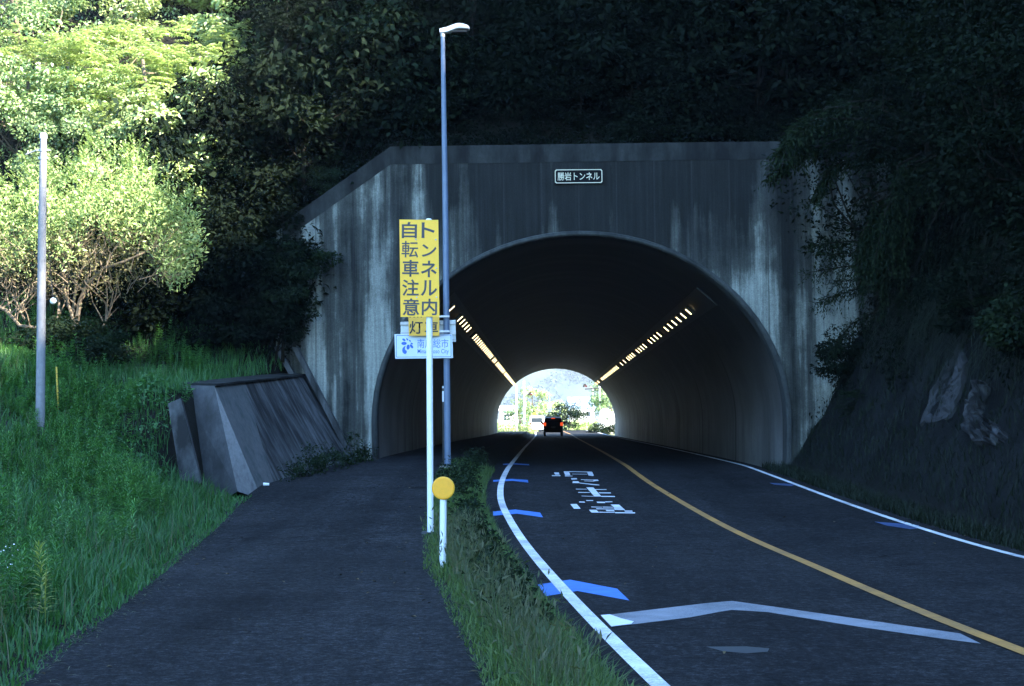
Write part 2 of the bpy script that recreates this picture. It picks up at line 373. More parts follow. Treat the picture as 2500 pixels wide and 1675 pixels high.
# hillside height field
T_TOP = [(-70, 12), (-30, 6), (-12, 4.3), (-8, 4.2), (-5.5, 5.7), (-2.8, 7.75), (9, 7.95), (12, 9), (90, 20)]
T_CREST = [(-60, 3), (-42, 5), (-14, 27), (3, 31.5), (9, 29.2), (12, 31.5), (14, 34.5), (17, 39), (22, 43), (27, 45), (40, 44), (70, 35), (117, 7.5)]  # unseen crest of the right hill, shaped to set the shadow edge
T_OVER = [(34, 40), (66, 36), (80, 27), (117, 8.5)]
T_BANK = [(-20, .7), (10, .95), (20, 1.3), (25, 1.9), (29, 2.6), (34, 3.1), (40, 3.2)]
def wob(x, y): return .25*math.sin(.9*x+.4*y)+.2*math.sin(.37*x-.8*y+1)+.12*math.sin(2.1*x+1.7*y)
def hz(X, Y):
    xl = sl_(Y) if Y < 33.9 else sl_(33.9)-.4; xt = lerp_table(T_RL, Y)+.95
    base = z_walk(Y); z = -9
    if X < xl:
        d = xl-X
        bank = lerp_table(T_BANK, Y)*ss(0, 5, d)+max(0, d-5)*.11-.02
        k_ = ss(1.9, 3.0, d); t = ss(24.9, 26.3, Y)*(1-k_)+ss(25.8, 28.5, Y)*k_
        if t > 0:
            zt = 2.16+.066*(Y-26)
            bw = (-.2 if d < 1.3 else zt-base+(d-1.3)*.12)
            bank = bank*(1-t)+bw*t
        z = base+bank+max(0, Y-31.5)*.55*ss(.8, 3, d)+max(0, -14-X)*.42*ss(2, 30, Y)+.3*wob(X, Y)*ss(1.5, 5, d)
        z = min(z, 26)
    elif X > xt:
        d = X-xt
        z = z_road(Y)+.05+1.75*min(d, 3.4)+(1.5+.27*ss(12.5, 16, Y))*max(0, d-3.4)+wob(X, Y)*ss(1, 4, d)+(.16*math.sin(3.1*Y+2.2*X)*math.sin(1.3*Y-1.9*X)+.10*math.sin(5.3*Y+1.1*X+2)+.09*math.sin(6.1*X-2.7*Y))*ss(.3, 1.2, d)*2
        c = lerp_table(T_CREST, Y)
        if z > c-3: z = c-3*math.exp(-(z-c+3)/3)
    elif Y < 33.85: return z_road(Y)-.10
    if Y > 33.85:
        f = lerp_table(T_TOP, X)+.95*(Y-34)+.5*wob(X, Y)*ss(34, 37, Y)
        c = lerp_table(T_OVER, Y)
        f = min(f, c); z = max(z, f) if X < xt+6 else max(min(z, c+2), f)
    return z
HX = list(np.arange(-70, -16, 3.)) + list(np.arange(-16, 26, .35)) + list(np.arange(26, 92, 3.))
HY = list(np.arange(-60, 6, 3.)) + list(np.arange(6, 33.5, .45)) + [33.5, 33.8, 34.0, 34.3] + list(np.arange(34.8, 62, .6)) + list(np.arange(62, 118, 2.5))
V = [(x, y, hz(x, y)) for y in HY for x in HX]; nx = len(HX); Fq = []
for j in range(len(HY)-1):
    for i in range(nx-1):
        xm = (HX[i]+HX[i+1])/2
        if HY[j] == 33.8 and -5.6 < xm < 9.5: continue
        Fq.append((j*nx+i, j*nx+i+1, (j+1)*nx+i+1, (j+1)*nx+i))
# hillside material: soil, with bare sprayed concrete low on the steep right-hand cut
mh, n, b = new_mat('hillside'); v = mapped(n)
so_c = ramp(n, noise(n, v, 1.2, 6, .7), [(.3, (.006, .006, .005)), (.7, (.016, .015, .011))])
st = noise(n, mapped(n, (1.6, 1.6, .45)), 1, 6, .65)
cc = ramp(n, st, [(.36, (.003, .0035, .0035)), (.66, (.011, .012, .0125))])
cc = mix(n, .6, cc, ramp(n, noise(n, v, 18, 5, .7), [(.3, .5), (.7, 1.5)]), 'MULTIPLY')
sep = nd(n, 'ShaderNodeSeparateXYZ'); n.links.new(v, sep.inputs[0])
mk = nd(n, 'ShaderNodeMapRange'); n.links.new(sep.outputs['X'], mk.inputs[0]); mk.inputs[1].default_value = 6.3; mk.inputs[2].default_value = 6.8
mz = nd(n, 'ShaderNodeMapRange'); n.links.new(sep.outputs['Z'], mz.inputs[0]); mz.inputs[1].default_value = 3.6; mz.inputs[2].default_value = 4.6; mz.inputs[3].default_value = 1; mz.inputs[4].default_value = 0
mm = nd(n, 'ShaderNodeMath', operation='MULTIPLY'); n.links.new(mk.outputs[0], mm.inputs[0]); n.links.new(mz.outputs[0], mm.inputs[1])
n.links.new(mix(n, mm.outputs[0], so_c, cc), b.inputs['Base Color']); b.inputs['Roughness'].default_value = .95; b.inputs['Specular IOR Level'].default_value = .1
bump(n, b, noise(n, v, 5, 6, .7), .8, .08)
o = link('hillside', np_mesh('hillside', V, Fq, mh, smooth=True)); prop(o, kind='structure')

# ------------------------------------------------------------------ road markings
def line(name, T, w, ys, mat, dz, label, cat='road marking', group=None):
    mb = MB(); P = []; fs = []
    for i, y in enumerate(ys):
        x = lerp_table(T, y); dx = (lerp_table(T, y+.3)-lerp_table(T, y-.3))/.6; k = math.hypot(1, dx)*w/2
        P += [(x-k, y, z_road(y)+dz), (x+k, y, z_road(y)+dz)]
        if i: fs.append((2*i-2, 2*i-1, 2*i+1, 2*i))
    mb.faces(P, fs); return prop(mb.build(name, mat), label, cat, group)
yl = list(np.arange(-5, 45, .35)) + list(np.arange(45, 200, 3.))
def smooth_table(T):
    Y = [p for p, _ in T]; ys = np.arange(Y[0], 120, .5); xs = np.array([lerp_table(T, y) for y in ys])
    k = np.ones(7)/7; xp = np.pad(xs, 3, mode='edge'); xs2 = np.convolve(xp, k, 'valid'); xs2[:4] = xs[:4]; xs2[-4:] = xs[-4:]
    return list(zip(ys.tolist(), xs2.tolist()))+[t for t in T if t[0] > 120]
line('edge_line', smooth_table(T_WL), .118, yl, M_WHITE, .008, 'solid white edge line curving along the left side of the lane into the tunnel')
line('center_line', smooth_table(T_YL), .125, yl, M_AMBER, .008, 'solid orange centre line dividing the two lanes')
line('edge_line', smooth_table(T_RL), .10, yl, M_WHITE, .008, 'thin white edge line at the foot of the right hand embankment')
def R3(p): return (1100+p[0]*700/1729, 1040+p[1]*635/1568)
def R4(p): return (1700+p[0]*800/1975, 1040+p[1]*635/1568)
def RT(p): return (1320+p[0]*280/2341, 1120+p[1]*160/1338)
def mark(name, polys, conv, mat, dz, label, cat='road marking', group=None):
    mb = MB()
    for P in polys:
        q = [gnd(*conv(p)) for p in P]; mb.poly([(a.x, a.y, a.z+dz) for a in reversed(q)])
    return prop(mb.build(name, mat), label, cat, group)
GB = 'blue arrowhead marks along the lane edges'
mark('blue_chevron', [[(525, 960), (720, 930), (765, 998), (575, 1030)], [(720, 930), (1005, 985), (1078, 1055), (765, 998)]], R3, M_BLUE, .004,
     'large blue arrowhead mark crossed by the left edge line, nearest to the viewer', group=GB)
mark('blue_chevron', [[(255, 517), (390, 506), (400, 530), (258, 543)], [(390, 506), (540, 524), (557, 552), (400, 530)]], R3, M_BLUE, .004,
     'blue arrowhead mark on the left edge line beside the white road lettering', group=GB)
mark('blue_chevron', [[(257, 327), (370, 320), (375, 332), (257, 338)], [(370, 320), (466, 327), (469, 343), (375, 332)]], R3, M_BLUE, .004,
     'thin blue arrowhead mark on the left edge line beyond the lettering', group=GB)
mark('blue_chevron', [[(316, 229), (385, 226), (388, 233), (316, 236)], [(385, 226), (472, 231), (476, 238), (388, 233)]], R3, M_BLUE, .004,
     'faint blue mark across the left edge line at the shaded tunnel mouth', group=GB)
mark('blue_chevron', [[(1072, 578), (1200, 588), (1345, 600), (1330, 620), (1290, 624), (1150, 603)]], R4, M_BLUE_DIM, .004,
     'dark blue sliver of arrowhead mark touching the right edge line, in the foreground lane', group=GB)
mark('blue_chevron', [[(440, 344), (530, 348), (600, 355), (570, 364), (470, 355)]], R4, M_BLUE_DIM, .004,
     'short dark blue arrowhead mark touching the right edge line near the tunnel mouth', group=GB)
mark('speed_chevron', [[(905, 1148), (1400, 1088), (1729, 1059), (1760, 1120), (1450, 1157), (970, 1215)]], R3, M_CHEV, .004,
     'wide worn white arrowhead band spanning the near lane')
bpy.data.objects['speed_chevron'].name = 'lane_chevron'
o = bpy.data.objects['lane_chevron']
mb = MB(); P = []
for p in [(140, 1062), (215, 1058), (450, 1090), (1000, 1170), (1590, 1255), (1715, 1316), (1500, 1290), (1000, 1217), (430, 1126), (215, 1112), (145, 1122)]: P.append(gnd(*R4(p)))
b2 = [(a.x, a.y, a.z+.004) for a in reversed(P)]
me = o.data; v0 = [v.co[:] for v in me.vertices]; f0 = [tuple(p.vertices) for p in me.polygons]
# right arm starts where the left arm ends
cut = [gnd(*R4(p)) for p in [(72, 1070), (215, 1058), (450, 1090), (1000, 1170), (1590, 1255), (1715, 1316), (1500, 1290), (1000, 1217), (430, 1126), (215, 1112), (148, 1123)]]
left = [gnd(*R3(p)) for p in [(905, 1148), (1400, 1088)]] + [cut[0], cut[10]] + [gnd(*R3(p)) for p in [(1450, 1157), (970, 1215)]]
me.clear_geometry()
allp = left+cut; nl = len(left)
me.from_pydata([(a.x, a.y, a.z+.004) for a in allp], [], [tuple(reversed(range(nl))), tuple(reversed(range(nl, len(allp))))]); me.update()
mark('paint_patch', [[(60, 1336), (300, 1332), (440, 1345), (430, 1366), (300, 1374), (160, 1362)]], R4, M_FAINT, .004,
     'faint rubbed yellowish paint smear on the asphalt below the white arrowhead band')
mark('fresh_paint_patch', [[(905, 1148), (960, 1142), (1030, 1168), (1105, 1186), (1090, 1200), (970, 1215)]], R3, M_POLE_WHITE, .009,
     'bright white unworn left tip of the wide arrowhead band')
LET = [ # strokes of the worn lettering, as seen
 [(225, 340), (400, 340), (405, 358), (235, 358)], [(270, 285), (370, 285), (385, 330), (300, 332)], [(240, 418), (335, 418), (340, 434), (245, 434)],
 [(468, 262), (575, 262), (608, 345), (505, 350)], [(575, 258), (1040, 268), (1060, 282), (585, 272)], [(490, 350), (650, 352), (655, 362), (500, 366)],
 [(945, 272), (1050, 272), (1085, 345), (1065, 358), (975, 345)], [(640, 312), (945, 316), (950, 324), (645, 320)],
 [(618, 402), (735, 400), (745, 425), (630, 430)], [(820, 425), (1060, 432), (1070, 441), (825, 434)], [(1060, 432), (1165, 430), (1185, 455), (1090, 462)], [(880, 452), (1090, 458), (1095, 467), (890, 461)],
 [(655, 463), (765, 463), (800, 500), (650, 502)], [(790, 492), (1195, 536), (1200, 548), (1110, 545), (800, 506)],
 [(930, 590), (1075, 590), (1240, 775), (1095, 775)], [(715, 620), (940, 622), (945, 632), (720, 630)], [(1110, 626), (1340, 628), (1345, 640), (1120, 638)],
 [(765, 686), (1000, 690), (1005, 700), (770, 698)], [(1180, 692), (1425, 694), (1438, 712), (1195, 710)], [(830, 762), (1080, 768), (1085, 776), (835, 772)], [(1225, 765), (1510, 766), (1520, 786), (1240, 784)],
 [(785, 880), (895, 882), (905, 900), (790, 898)], [(930, 850), (1070, 852), (1075, 866), (935, 866)], [(1140, 882), (1310, 884), (1315, 910), (1160, 908)], [(1310, 878), (1455, 876), (1470, 892), (1320, 896)],
 [(605, 932), (735, 930), (815, 1025), (680, 1025)], [(1425, 940), (1600, 943), (1725, 1052), (1510, 1050), (1490, 990)], [(1260, 985), (1480, 990), (1490, 1002), (1270, 1000)], [(1130, 1020), (1500, 1026), (1505, 1040), (1140, 1036)],
 [(985, 1048), (1135, 1050), (1195, 1106), (1040, 1104)], [(1325, 1050), (1490, 1054), (1515, 1080), (1350, 1078)], [(1700, 1062), (1865, 1064), (1880, 1088), (1725, 1086)],
 [(1190, 1090), (1500, 1098), (1505, 1108), (1200, 1104)], [(1500, 1098), (1925, 1102), (1930, 1122), (1530, 1118)], [(1030, 985), (1250, 990), (1255, 1000), (1040, 996)]]
M_LET = marking('white_lettering_paint', (.74, .76, .78), (.05, .05, .055), .62)
lt = thing('road_lettering', tuple(gnd(1420, 1205)), 'worn white characters painted down the middle of the left lane', 'road lettering')
for lo_, hi_ in ((0, 380), (380, 560), (560, 800), (800, 1200)):
    mb = MB()
    for P in LET:
        if lo_ <= P[0][1] < hi_ and not (lo_ == 380 and P[0][0] < 300): q = [gnd(*RT(p)) for p in P]; mb.poly([(a.x, a.y, a.z+.004) for a in reversed(q)])
    mb.build('character', M_LET, lt)

# ------------------------------------------------------------------ tunnel
YP = 33.7
CN = at(1420, 1025, YP); CF = at(1358, 1030, 117.0)
AI, BI, AO, BO = 4.85, 4.38, 4.98, 4.505
def arch(a, b, foot, n=40):
    """half outline from the left foot over the crown to the right foot, relative to the arch centre"""
    P = [(-a+.06, -foot), (-a+.015, -foot*.5)]
    for i in range(n+1):
        t = math.pi*(1-i/n); P.append((a*math.cos(t), b*math.sin(t)))
    return P+[(a-.015, -foot*.5), (a-.06, -foot)]
tun = thing('tunnel', (CN.x, YP, .3), 'stained concrete road tunnel with a wide arched mouth in the hillside', 'tunnel')
_o = [at(x, y, YP) for x, y in ((700, 560), (712, 545), (960, 367), (1750, 356), (2200, 352))]
T_OUT = [(-5.6, _o[1].z-.2), (-5.32, _o[1].z), (-2.86, _o[2].z), (4.75, _o[3].z), (10.2, _o[4].z)]
def out_z(x): return lerp_table(T_OUT, x)
# portal wall with its streaks
mp, n, b = new_mat('portal_concrete'); v = mapped(n)
sep = nd(n, 'ShaderNodeSeparateXYZ'); n.links.new(v, sep.inputs[0])
g = noise(n, v, 12, 6, .7); big = noise(n, v, .45, 3)
s1 = noise(n, mapped(n, (1.7, 1, .10)), 1, 5, .6); s2 = noise(n, mapped(n, (5.5, 1, .22)), 1, 4, .6); s3 = noise(n, mapped(n, (.8, 1, .5)), 1, 5, .65)
def mrange(src, a, b_, c=0, d=1):
    x = nd(n, 'ShaderNodeMapRange'); n.links.new(src, x.inputs[0])
    for i, q in zip((1, 2, 3, 4), (a, b_, c, d)): x.inputs[i].default_value = q
    x.interpolation_type = 'SMOOTHSTEP'; return x.outputs[0]
def math_(op, a, b_):
    x = nd(n, 'ShaderNodeMath', operation=op)
    for s, q in ((x.inputs[0], a), (x.inputs[1], b_)):
        if hasattr(q, 'is_linked'): n.links.new(q, s)
        else: s.default_value = q
    return x.outputs[0]
c = ramp(n, g, [(.25, (.19, .202, .178)), (.75, (.31, .323, .28))])
c = mix(n, ramp(n, s2, [(.50, 0), (.72, .25)]), c, (.055, .058, .056))
# soot from the crown upwards, lightest at the two flanks (local x is measured from the arch centre)
xm = math_('MULTIPLY', mrange(sep.outputs['X'], -5.2, -2.6), mrange(sep.outputs['X'], 6.0, 3.6))
zm = mrange(sep.outputs['Z'], 3.2, 7.3)
dark = math_('MULTIPLY', xm, zm)
patch = noise(n, mapped(n, (.55, 1, .42)), 1.3, 6, .7)
thr = math_('ADD', math_('ADD', math_('MULTIPLY', s1, .72), math_('MULTIPLY', patch, .28)), math_('MULTIPLY', dark, .23))
c = mix(n, ramp(n, thr, [(.47, 0), (.54, .75), (.64, .97)]), c, (.006, .0065, .0065))
c = mix(n, math_('MULTIPLY', ramp(n, s3, [(.45, 0), (.6, .6)]), mrange(sep.outputs['Z'], 2.5, 6)), c, (.018, .0185, .018))
lines = nd(n, 'ShaderNodeTexWave'); lines.wave_type = 'BANDS'; lines.bands_direction = 'X'; lines.inputs['Scale'].default_value = .35; lines.inputs['Distortion'].default_value = .0
n.links.new(v, lines.inputs['Vector'])
c = mix(n, ramp(n, lines.outputs['Fac'], [(.0, .55), (.006, 0)]), c, (.03, .03, .03))
s4 = noise(n, mapped(n, (10, 1, .30)), 1, 5, .7)
c = mix(n, .9, c, ramp(n, s4, [(.30, .64), (.50, .97), (.68, 1.45)]), 'MULTIPLY')
c = mix(n, .7, c, ramp(n, noise(n, v, 34, 4, .8), [(.32, .55), (.68, 1.5)]), 'MULTIPLY')
n.links.new(c, b.inputs['Base Color']); b.inputs['Roughness'].default_value = .85; b.inputs['Specular IOR Level'].default_value = .15
bump(n, b, g, .25, .01)
def wall_with_hole(yf, yb, cx, cz, xs, topf, a, bb, foot, mb):
    def low(x):
        u = (x-cx)/a
        return cz+bb*math.sqrt(1-u*u) if abs(u) < 1 else None
    for x0, x1 in zip(xs, xs[1:]):
        xm = (x0+x1)/2; inside = abs(xm-cx) < a
        l0 = (low(x0) or cz) if inside else -.4; l1 = (low(x1) or cz) if inside else -.4
        t0, t1 = topf(x0), topf(x1)
        mb.poly([(x0, yf, l0), (x1, yf, l1), (x1, yf, t1), (x0, yf, t0)])
        mb.poly([(x1, yb, l1), (x0, yb, l0), (x0, yb, t0), (x1, yb, t1)])
        mb.poly([(x0, yf, t0), (x1, yf, t1), (x1, yb, t1), (x0, yb, t0)])
        if inside: mb.poly([(x1, yf, l1), (x0, yf, l0), (x0, yb, l0), (x1, yb, l1)])
def xs_for(cx, a, lo, hi):
    xs = set([lo, hi, -5.32, -2.86, 4.75] if lo < -5 else [lo, hi])
    xs |= set(cx+a*math.cos(math.pi*i/56) for i in range(57))
    return sorted(x for x in xs if lo <= x <= hi)
AM = (AI+AO)/2
mb = MB(); wall_with_hole(YP, YP+.45, CN.x, CN.z, xs_for(CN.x, AM, -5.6, 10.2), out_z, AM, (BI+BO)/2, 2, mb)
# the jambs below the springing
for sgn in (-1, 1):
    x = CN.x+sgn*AM
    mb.poly([(x, YP, -.4), (x, YP, CN.z), (x, YP+.45, CN.z), (x, YP+.45, -.4)])
mb.build('portal_wall', mp, tun)
mb = MB()
T_C = [-5.45, -5.32, -2.86, 0, 2.5, 4.75, 10.2]
for x0, x1 in zip(T_C, T_C[1:]):
    for (h0, h1, y0) in ((-.34, .09, YP-.010),):
        a0, a1 = out_z(x0), out_z(x1)
        P = [(x0, y0, a0+h0), (x1, y0, a1+h0), (x1, y0, a1+h1), (x0, y0, a0+h1), (x0, YP+.5, a0+h0), (x1, YP+.5, a1+h0), (x1, YP+.5, a1+h1), (x0, YP+.5, a0+h1)]
        mb.faces(P, [(0, 1, 2, 3), (3, 2, 6, 7), (1, 0, 4, 5)])
M_COPE = concrete('sooty_coping_concrete', (.035, .038, .036), (.006, .006, .006), (1.6, 1.6, .5), (.38, .62))
mb.build('coping', M_COPE, tun)
mb = MB(); A = arch(AI, BI, 1.7); B = arch(AO, BO, 1.7); m = len(A)
Y0, Y1 = YP-.05, YP+.5
P = [(CN.x+x, Y1, CN.z+z) for x, z in A]+[(CN.x+x, Y0+.04, CN.z+z) for x, z in A]+[(CN.x+x*1.008, Y0, CN.z+z*1.008 if z > 0 else CN.z+z) for x, z in A]+[(CN.x+x*.995, Y0, CN.z+(z*.995 if z > 0 else z)) for x, z in B]+[(CN.x+x, YP+.02, CN.z+z) for x, z in B]
fs = []
for r in range(4):
    for i in range(m-1): fs.append((r*m+i, r*m+i+1, (r+1)*m+i+1, (r+1)*m+i))
mb.faces(P, fs); mb.build('arch_ring', M_RIM, tun, smooth=True)
# lining
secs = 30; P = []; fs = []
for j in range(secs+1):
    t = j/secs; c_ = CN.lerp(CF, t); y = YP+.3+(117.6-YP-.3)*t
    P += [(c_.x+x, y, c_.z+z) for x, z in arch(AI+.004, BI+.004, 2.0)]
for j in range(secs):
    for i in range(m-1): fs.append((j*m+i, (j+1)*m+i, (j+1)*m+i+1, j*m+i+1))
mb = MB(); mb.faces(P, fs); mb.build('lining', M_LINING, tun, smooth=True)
mb = MB(); wall_with_hole(117.2, 117.7, CF.x, CF.z, xs_for(CF.x, AI+.01, CF.x-9, CF.x+9), lambda x: 7.2, AI+.01, BI+.01, 2, mb)
mb.build('far_portal_wall', mp, tun)

# lamps in two rows, each on a dark steel tray
OL, OR_ = Vector((-3.466, 0, 3.126))*.965, Vector((3.37, 0, 3.17))*.965
M_GLOW = emit('warm_lamp_glass', (1, .78, .40), .9)
def lamp_mesh(sgn):
    mb = MB(); mb.box((-.15, -.06, .0), (.15, .06, .11), bev=.02); mb.mi = 1; mb.box((-.105, -.03, -.016), (.105, .03, .002))
    me = bpy.data.meshes.new('tunnel_lamp'); me.from_pydata(mb.v, [], mb.f); me.materials.append(M_TRAY); me.materials.append(M_GLOW)
    for p, i in zip(me.polygons, mb.m): p.material_index = i
    me.update(); return me
for O, side, y0 in ((OL, 'left', 41.7), (OR_, 'right', 40.4)):
    me = lamp_mesh(0); ang = math.atan2(O.x/AI**2, O.z/BI**2)       # tilt with the lining
    grp = 'lamps in the %s row of the tunnel' % side
    y = y0; k = 0; r2 = random.Random(3 if side == 'left' else 5)
    ys = [38.0] if side == 'left' else []
    while y < 115.5:
        if r2.random() > (.10 if side == 'left' else .2): ys.append(y)
        y += 1.22 if side == 'left' else 1.5
    for k, y in enumerate(ys):
        t = (y-YP)/(117-YP); c_ = CN.lerp(CF, t)
        o = bpy.data.objects.new('tunnel_lamp', me); C.objects.link(o)
        o.location = (c_.x+O.x, y, c_.z+O.z); o.rotation_euler = (0, ang, 0)
        prop(o, 'small glowing warm lamp in the %s row under the tunnel ceiling' % side, 'tunnel lamp', grp)
    mb = MB()
    M = lambda y: Matrix.Translation(CN.lerp(CF, (y-YP)/(117-YP))+Vector((O.x, 0, O.z)))@Matrix.Rotation(ang, 4, 'Y')
    P = []; fs = []
    yy = [36.5, 60, 90, 116.8]
    for y in yy:
        for q in ((-.34, 0, .11), (.34, 0, .11), (.34, 0, .17), (-.34, 0, .17)):
            w_ = M(y)@Vector(q); P.append((w_.x, y, w_.z))
    for j in range(3):
        for i in range(4): fs.append((j*4+i, j*4+(i+1) % 4, j*4+4+(i+1) % 4, j*4+4+i))
    fs += [(0, 1, 2, 3), (15, 14, 13, 12)]
    mb.faces(P, fs); t_ = mb.build('cable_tray', M_TRAY)
    prop(t_, 'long dark steel tray carrying the %s row of tunnel lamps' % side, 'cable tray')

# name plate
q = [at(x, y, YP-.10) for x, y in ((1353, 414), (1472, 410), (1354, 449), (1472, 446))]
c0 = (q[0]+q[1]+q[2]+q[3])/4; W_, H_ = 1.15, .35
npl = thing('tunnel_name_plate', (c0.x, YP-.02, c0.z), 'black tunnel name plate with pale lettering high on the portal wall', 'name plate')
mb = MB(); mb.box((c0.x-W_/2, YP-.06, c0.z-H_/2), (c0.x+W_/2, YP+.02, c0.z+H_/2), bev=.008); mb.build('panel', M_PLATE, npl)
def frame_mb(cx, y, cz, w_, h_, t, cut=0, d=.006):
    mb = MB(); a, b_ = w_/2, h_/2
    def ring(a, b_): 
        k = cut
        return [(cx-a+k, cz-b_), (cx+a-k, cz-b_), (cx+a, cz-b_+k), (cx+a, cz+b_-k), (cx+a-k, cz+b_), (cx-a+k, cz+b_), (cx-a, cz+b_-k), (cx-a, cz-b_+k)]
    o_, i_ = ring(a, b_), ring(a-t, b_-t)
    P = [(x, y, z) for x, z in o_]+[(x, y, z) for x, z in i_]+[(x, y+d, z) for x, z in o_]+[(x, y+d, z) for x, z in i_]
    fs = []
    for i in range(8):
        j = (i+1) % 8; fs += [(i, j, 8+j, 8+i), (16+i, i+8-8, j, 16+j)][:1]+[(i, 16+i, 16+j, j)]+[(8+i, 8+j, 24+j, 24+i)]
    mb.faces(P, fs); return mb
frame_mb(c0.x, YP-.068, c0.z, W_-.02, H_-.02, .018, .03).build('border', M_GOLD, npl)
RX = Matrix.Rotation(math.pi/2, 4, 'X')
me = text_mesh('lettering', '勝岩トンネル', .20, M_GOLD, Matrix.Translation((c0.x, YP-.066, c0.z))@RX, .008, 1.0); link('lettering', me, npl)

# ================================================================== WALLS BESIDE THE PORTAL
BR = gnd(640, 1189, z_walk); TC = at(523, 942, BR.y+.25); TL = at(440, 940, BR.y+.75); BC = at(580, 1168, BR.y-.30)
BL = at(497, 1150, BR.y+.35); T1 = at(748, 917, 33.62); B1 = Vector((-3.50, 33.62, z_walk(33.6)))
dn = Vector((0, 0, -.8))
ww = thing('wing_wall', (BR.x-.4, BR.y+.5, .4), 'leaning concrete retaining wall with streaked face left of the path', 'retaining wall')
mb = MB(); N = 6
for i in range(N):   # battered face in pour bays
    t0, t1 = i/N, (i+1)/N; e = lambda t, a: a+(1-a)*t
    mb.poly([BR.lerp(B1, e(t0, .12))+dn*.3, BR.lerp(B1, e(t1, .12))+dn*.3, TC.lerp(T1, e(t1, .28)), TC.lerp(T1, e(t0, .28))])
bk0, bk1 = TL.copy(), T1+Vector((-.65, 0, .02))
mb.poly([TC, T1, bk1, bk0]); mb.build('wall_face', M_CONC, ww)
mb = MB(); mb.poly([BR+dn*.3, TC, BC+dn*.3]); mb.build('corner_facet', M_CONC_PALE, ww)
mb = MB(); mb.poly([BC+dn*.3, TC, TL, BL+dn]); mb.poly([TL, TL+Vector((-.1, 1.5, 0)), BL+dn+Vector((-.1, 1.5, 0)), BL+dn]); mb.build('end_face', M_CONC_ROUGH, ww)
# pale strip poured next to the facet
mb = MB(); mb.poly([BR+dn*.3, BR.lerp(B1, .12)+dn*.3, TC.lerp(T1, .28), TC]); mb.build('pale_bay', M_CONC_MID, ww)
mb = MB()            # coping lip
d = (T1-TC); up = Vector((0, 0, .04)); out = Vector((.05, -.02, 0))
P = [TL+up*.2, TC+out, T1+out, bk1+up*.2]; Q = [p+up for p in P]
mb.faces(P+Q, [(0, 1, 2, 3), (7, 6, 5, 4), (0, 4, 5, 1), (1, 5, 6, 2), (2, 6, 7, 3), (3, 7, 4, 0)]); mb.build('coping_lip', M_COPE, ww)
# old slab behind it
sb = thing('concrete_slab', tuple(at(435, 1120, 25.0)), 'weathered dark concrete slab standing behind the end of the leaning wall', 'slab')
a, b_, c_, d_ = at(410, 985, 25.0), at(441, 972, 25.0), at(492, 1180, 24.8), at(440, 1172, 24.8)
k = Vector((-.05, .35, 0)); mb = MB(); P = [a, b_, c_, d_]; P += [p+k for p in P]
mb.faces(P, [(3, 2, 1, 0), (4, 5, 6, 7), (0, 1, 5, 4), (1, 2, 6, 5), (2, 3, 7, 6), (3, 0, 4, 7)]); mb.build('slab', M_CONC, sb)
# stepped slope drain between wing wall and portal
dr = thing('slope_drain', (-4.2, 33.3, .7), 'narrow concrete drain running down the slope against the portal wall', 'drain')
for off, nm, mt in ((0, 'channel_kerb', M_CONC), (-.42, 'channel_kerb', M_CONC)):
    top = Vector((-5.15+off, 33.45, 3.35)); bot = Vector((-3.72+off*.7, 33.38, z_walk(33)-.1))
    mb = MB(); w_ = Vector((.11, 0, .04)); d_ = Vector((0, -.28, 0)); P = [bot, bot+w_, top+w_, top]; P += [p+d_ for p in P]
    mb.faces(P, [(0, 1, 2, 3), (7, 6, 5, 4), (0, 4, 5, 1), (1, 5, 6, 2), (2, 6, 7, 3), (3, 7, 4, 0)]); mb.build(nm, mt, dr)

# ================================================================== SIGNS AND POLES
def rail_tube(mb, p0, p1, r0, r1, n=16): mb.tube([p0, p1], [r0, r1], n)
# main yellow sign
gp = gnd(1051, 1302, z_walk); YS_ = gp.y
top = at(1047, 534, YS_)
sg = thing('warning_sign', tuple(gp), 'tall yellow sign with two columns of grey characters on a white pole', 'sign')
mb = MB(); mb.tube([gp-Vector((0, 0, .1)), Vector((top.x, top.y, top.z-.015)), Vector((top.x, top.y, top.z))], [.0445, .0445, .03], 20); mb.build('pole', M_POLE_WHITE, sg, smooth=True)
q = [at(x, y, YS_-.075) for x, y in ((975, 536), (1070, 537), (978, 774), (1073, 773))]
def panel(mb, q, th, inset=0):
    TLq, TRq, BLq, BRq = q; k = Vector((0, th, 0)); P = [BLq, BRq, TRq, TLq]; P += [p+k for p in P]
    mb.faces(P, [(0, 1, 2, 3), (7, 6, 5, 4), (1, 0, 4, 5), (2, 1, 5, 6), (3, 2, 6, 7), (0, 3, 7, 4)])
mb = MB(); panel(mb, q, .004); mb.build('sign_panel', M_SIGN_Y, sg)
def on_panel0(q, u, v): return q[0].lerp(q[1], u).lerp(q[2].lerp(q[3], u), v)
for f in (.205, .5, .80):
    mb = MB(); a, b_ = q[0].lerp(q[2], f)+Vector((.03, .018, 0)), q[1].lerp(q[3], f)+Vector((-.03, .018, 0)); mb.tube([a, b_], .014, 4); mb.build('bracket', M_BAND, sg)
    for sx in (.42, .93):
        pb = on_panel0(q, sx, f); mb = MB(); mb.tube([pb+Vector((0, -.006, 0)), pb+Vector((0, .01, 0))], [.011, .012], 8); mb.build('bolt', M_BAND, sg)
def on_panel(q, u, v, off):
    p = q[0].lerp(q[1], u).lerp(q[2].lerp(q[3], u), v); return p+Vector((0, -off, 0))
ex = (q[1]-q[0]).normalized(); ez = (q[0]-q[2]).normalized(); tilt = math.atan2(ex.z, ex.x)
def sign_text(name, body, q, u, v, h, w_, mat, weight, parent, off=.0025):
    c = on_panel(q, u, v, off); tl = math.atan2((q[1]-q[0]).z, (q[1]-q[0]).x)
    M = Matrix.Translation(c)@Matrix.Rotation(-tl, 4, 'Y')@RX
    return link(name, text_mesh(name, body, h, mat, M, weight, w_), parent)
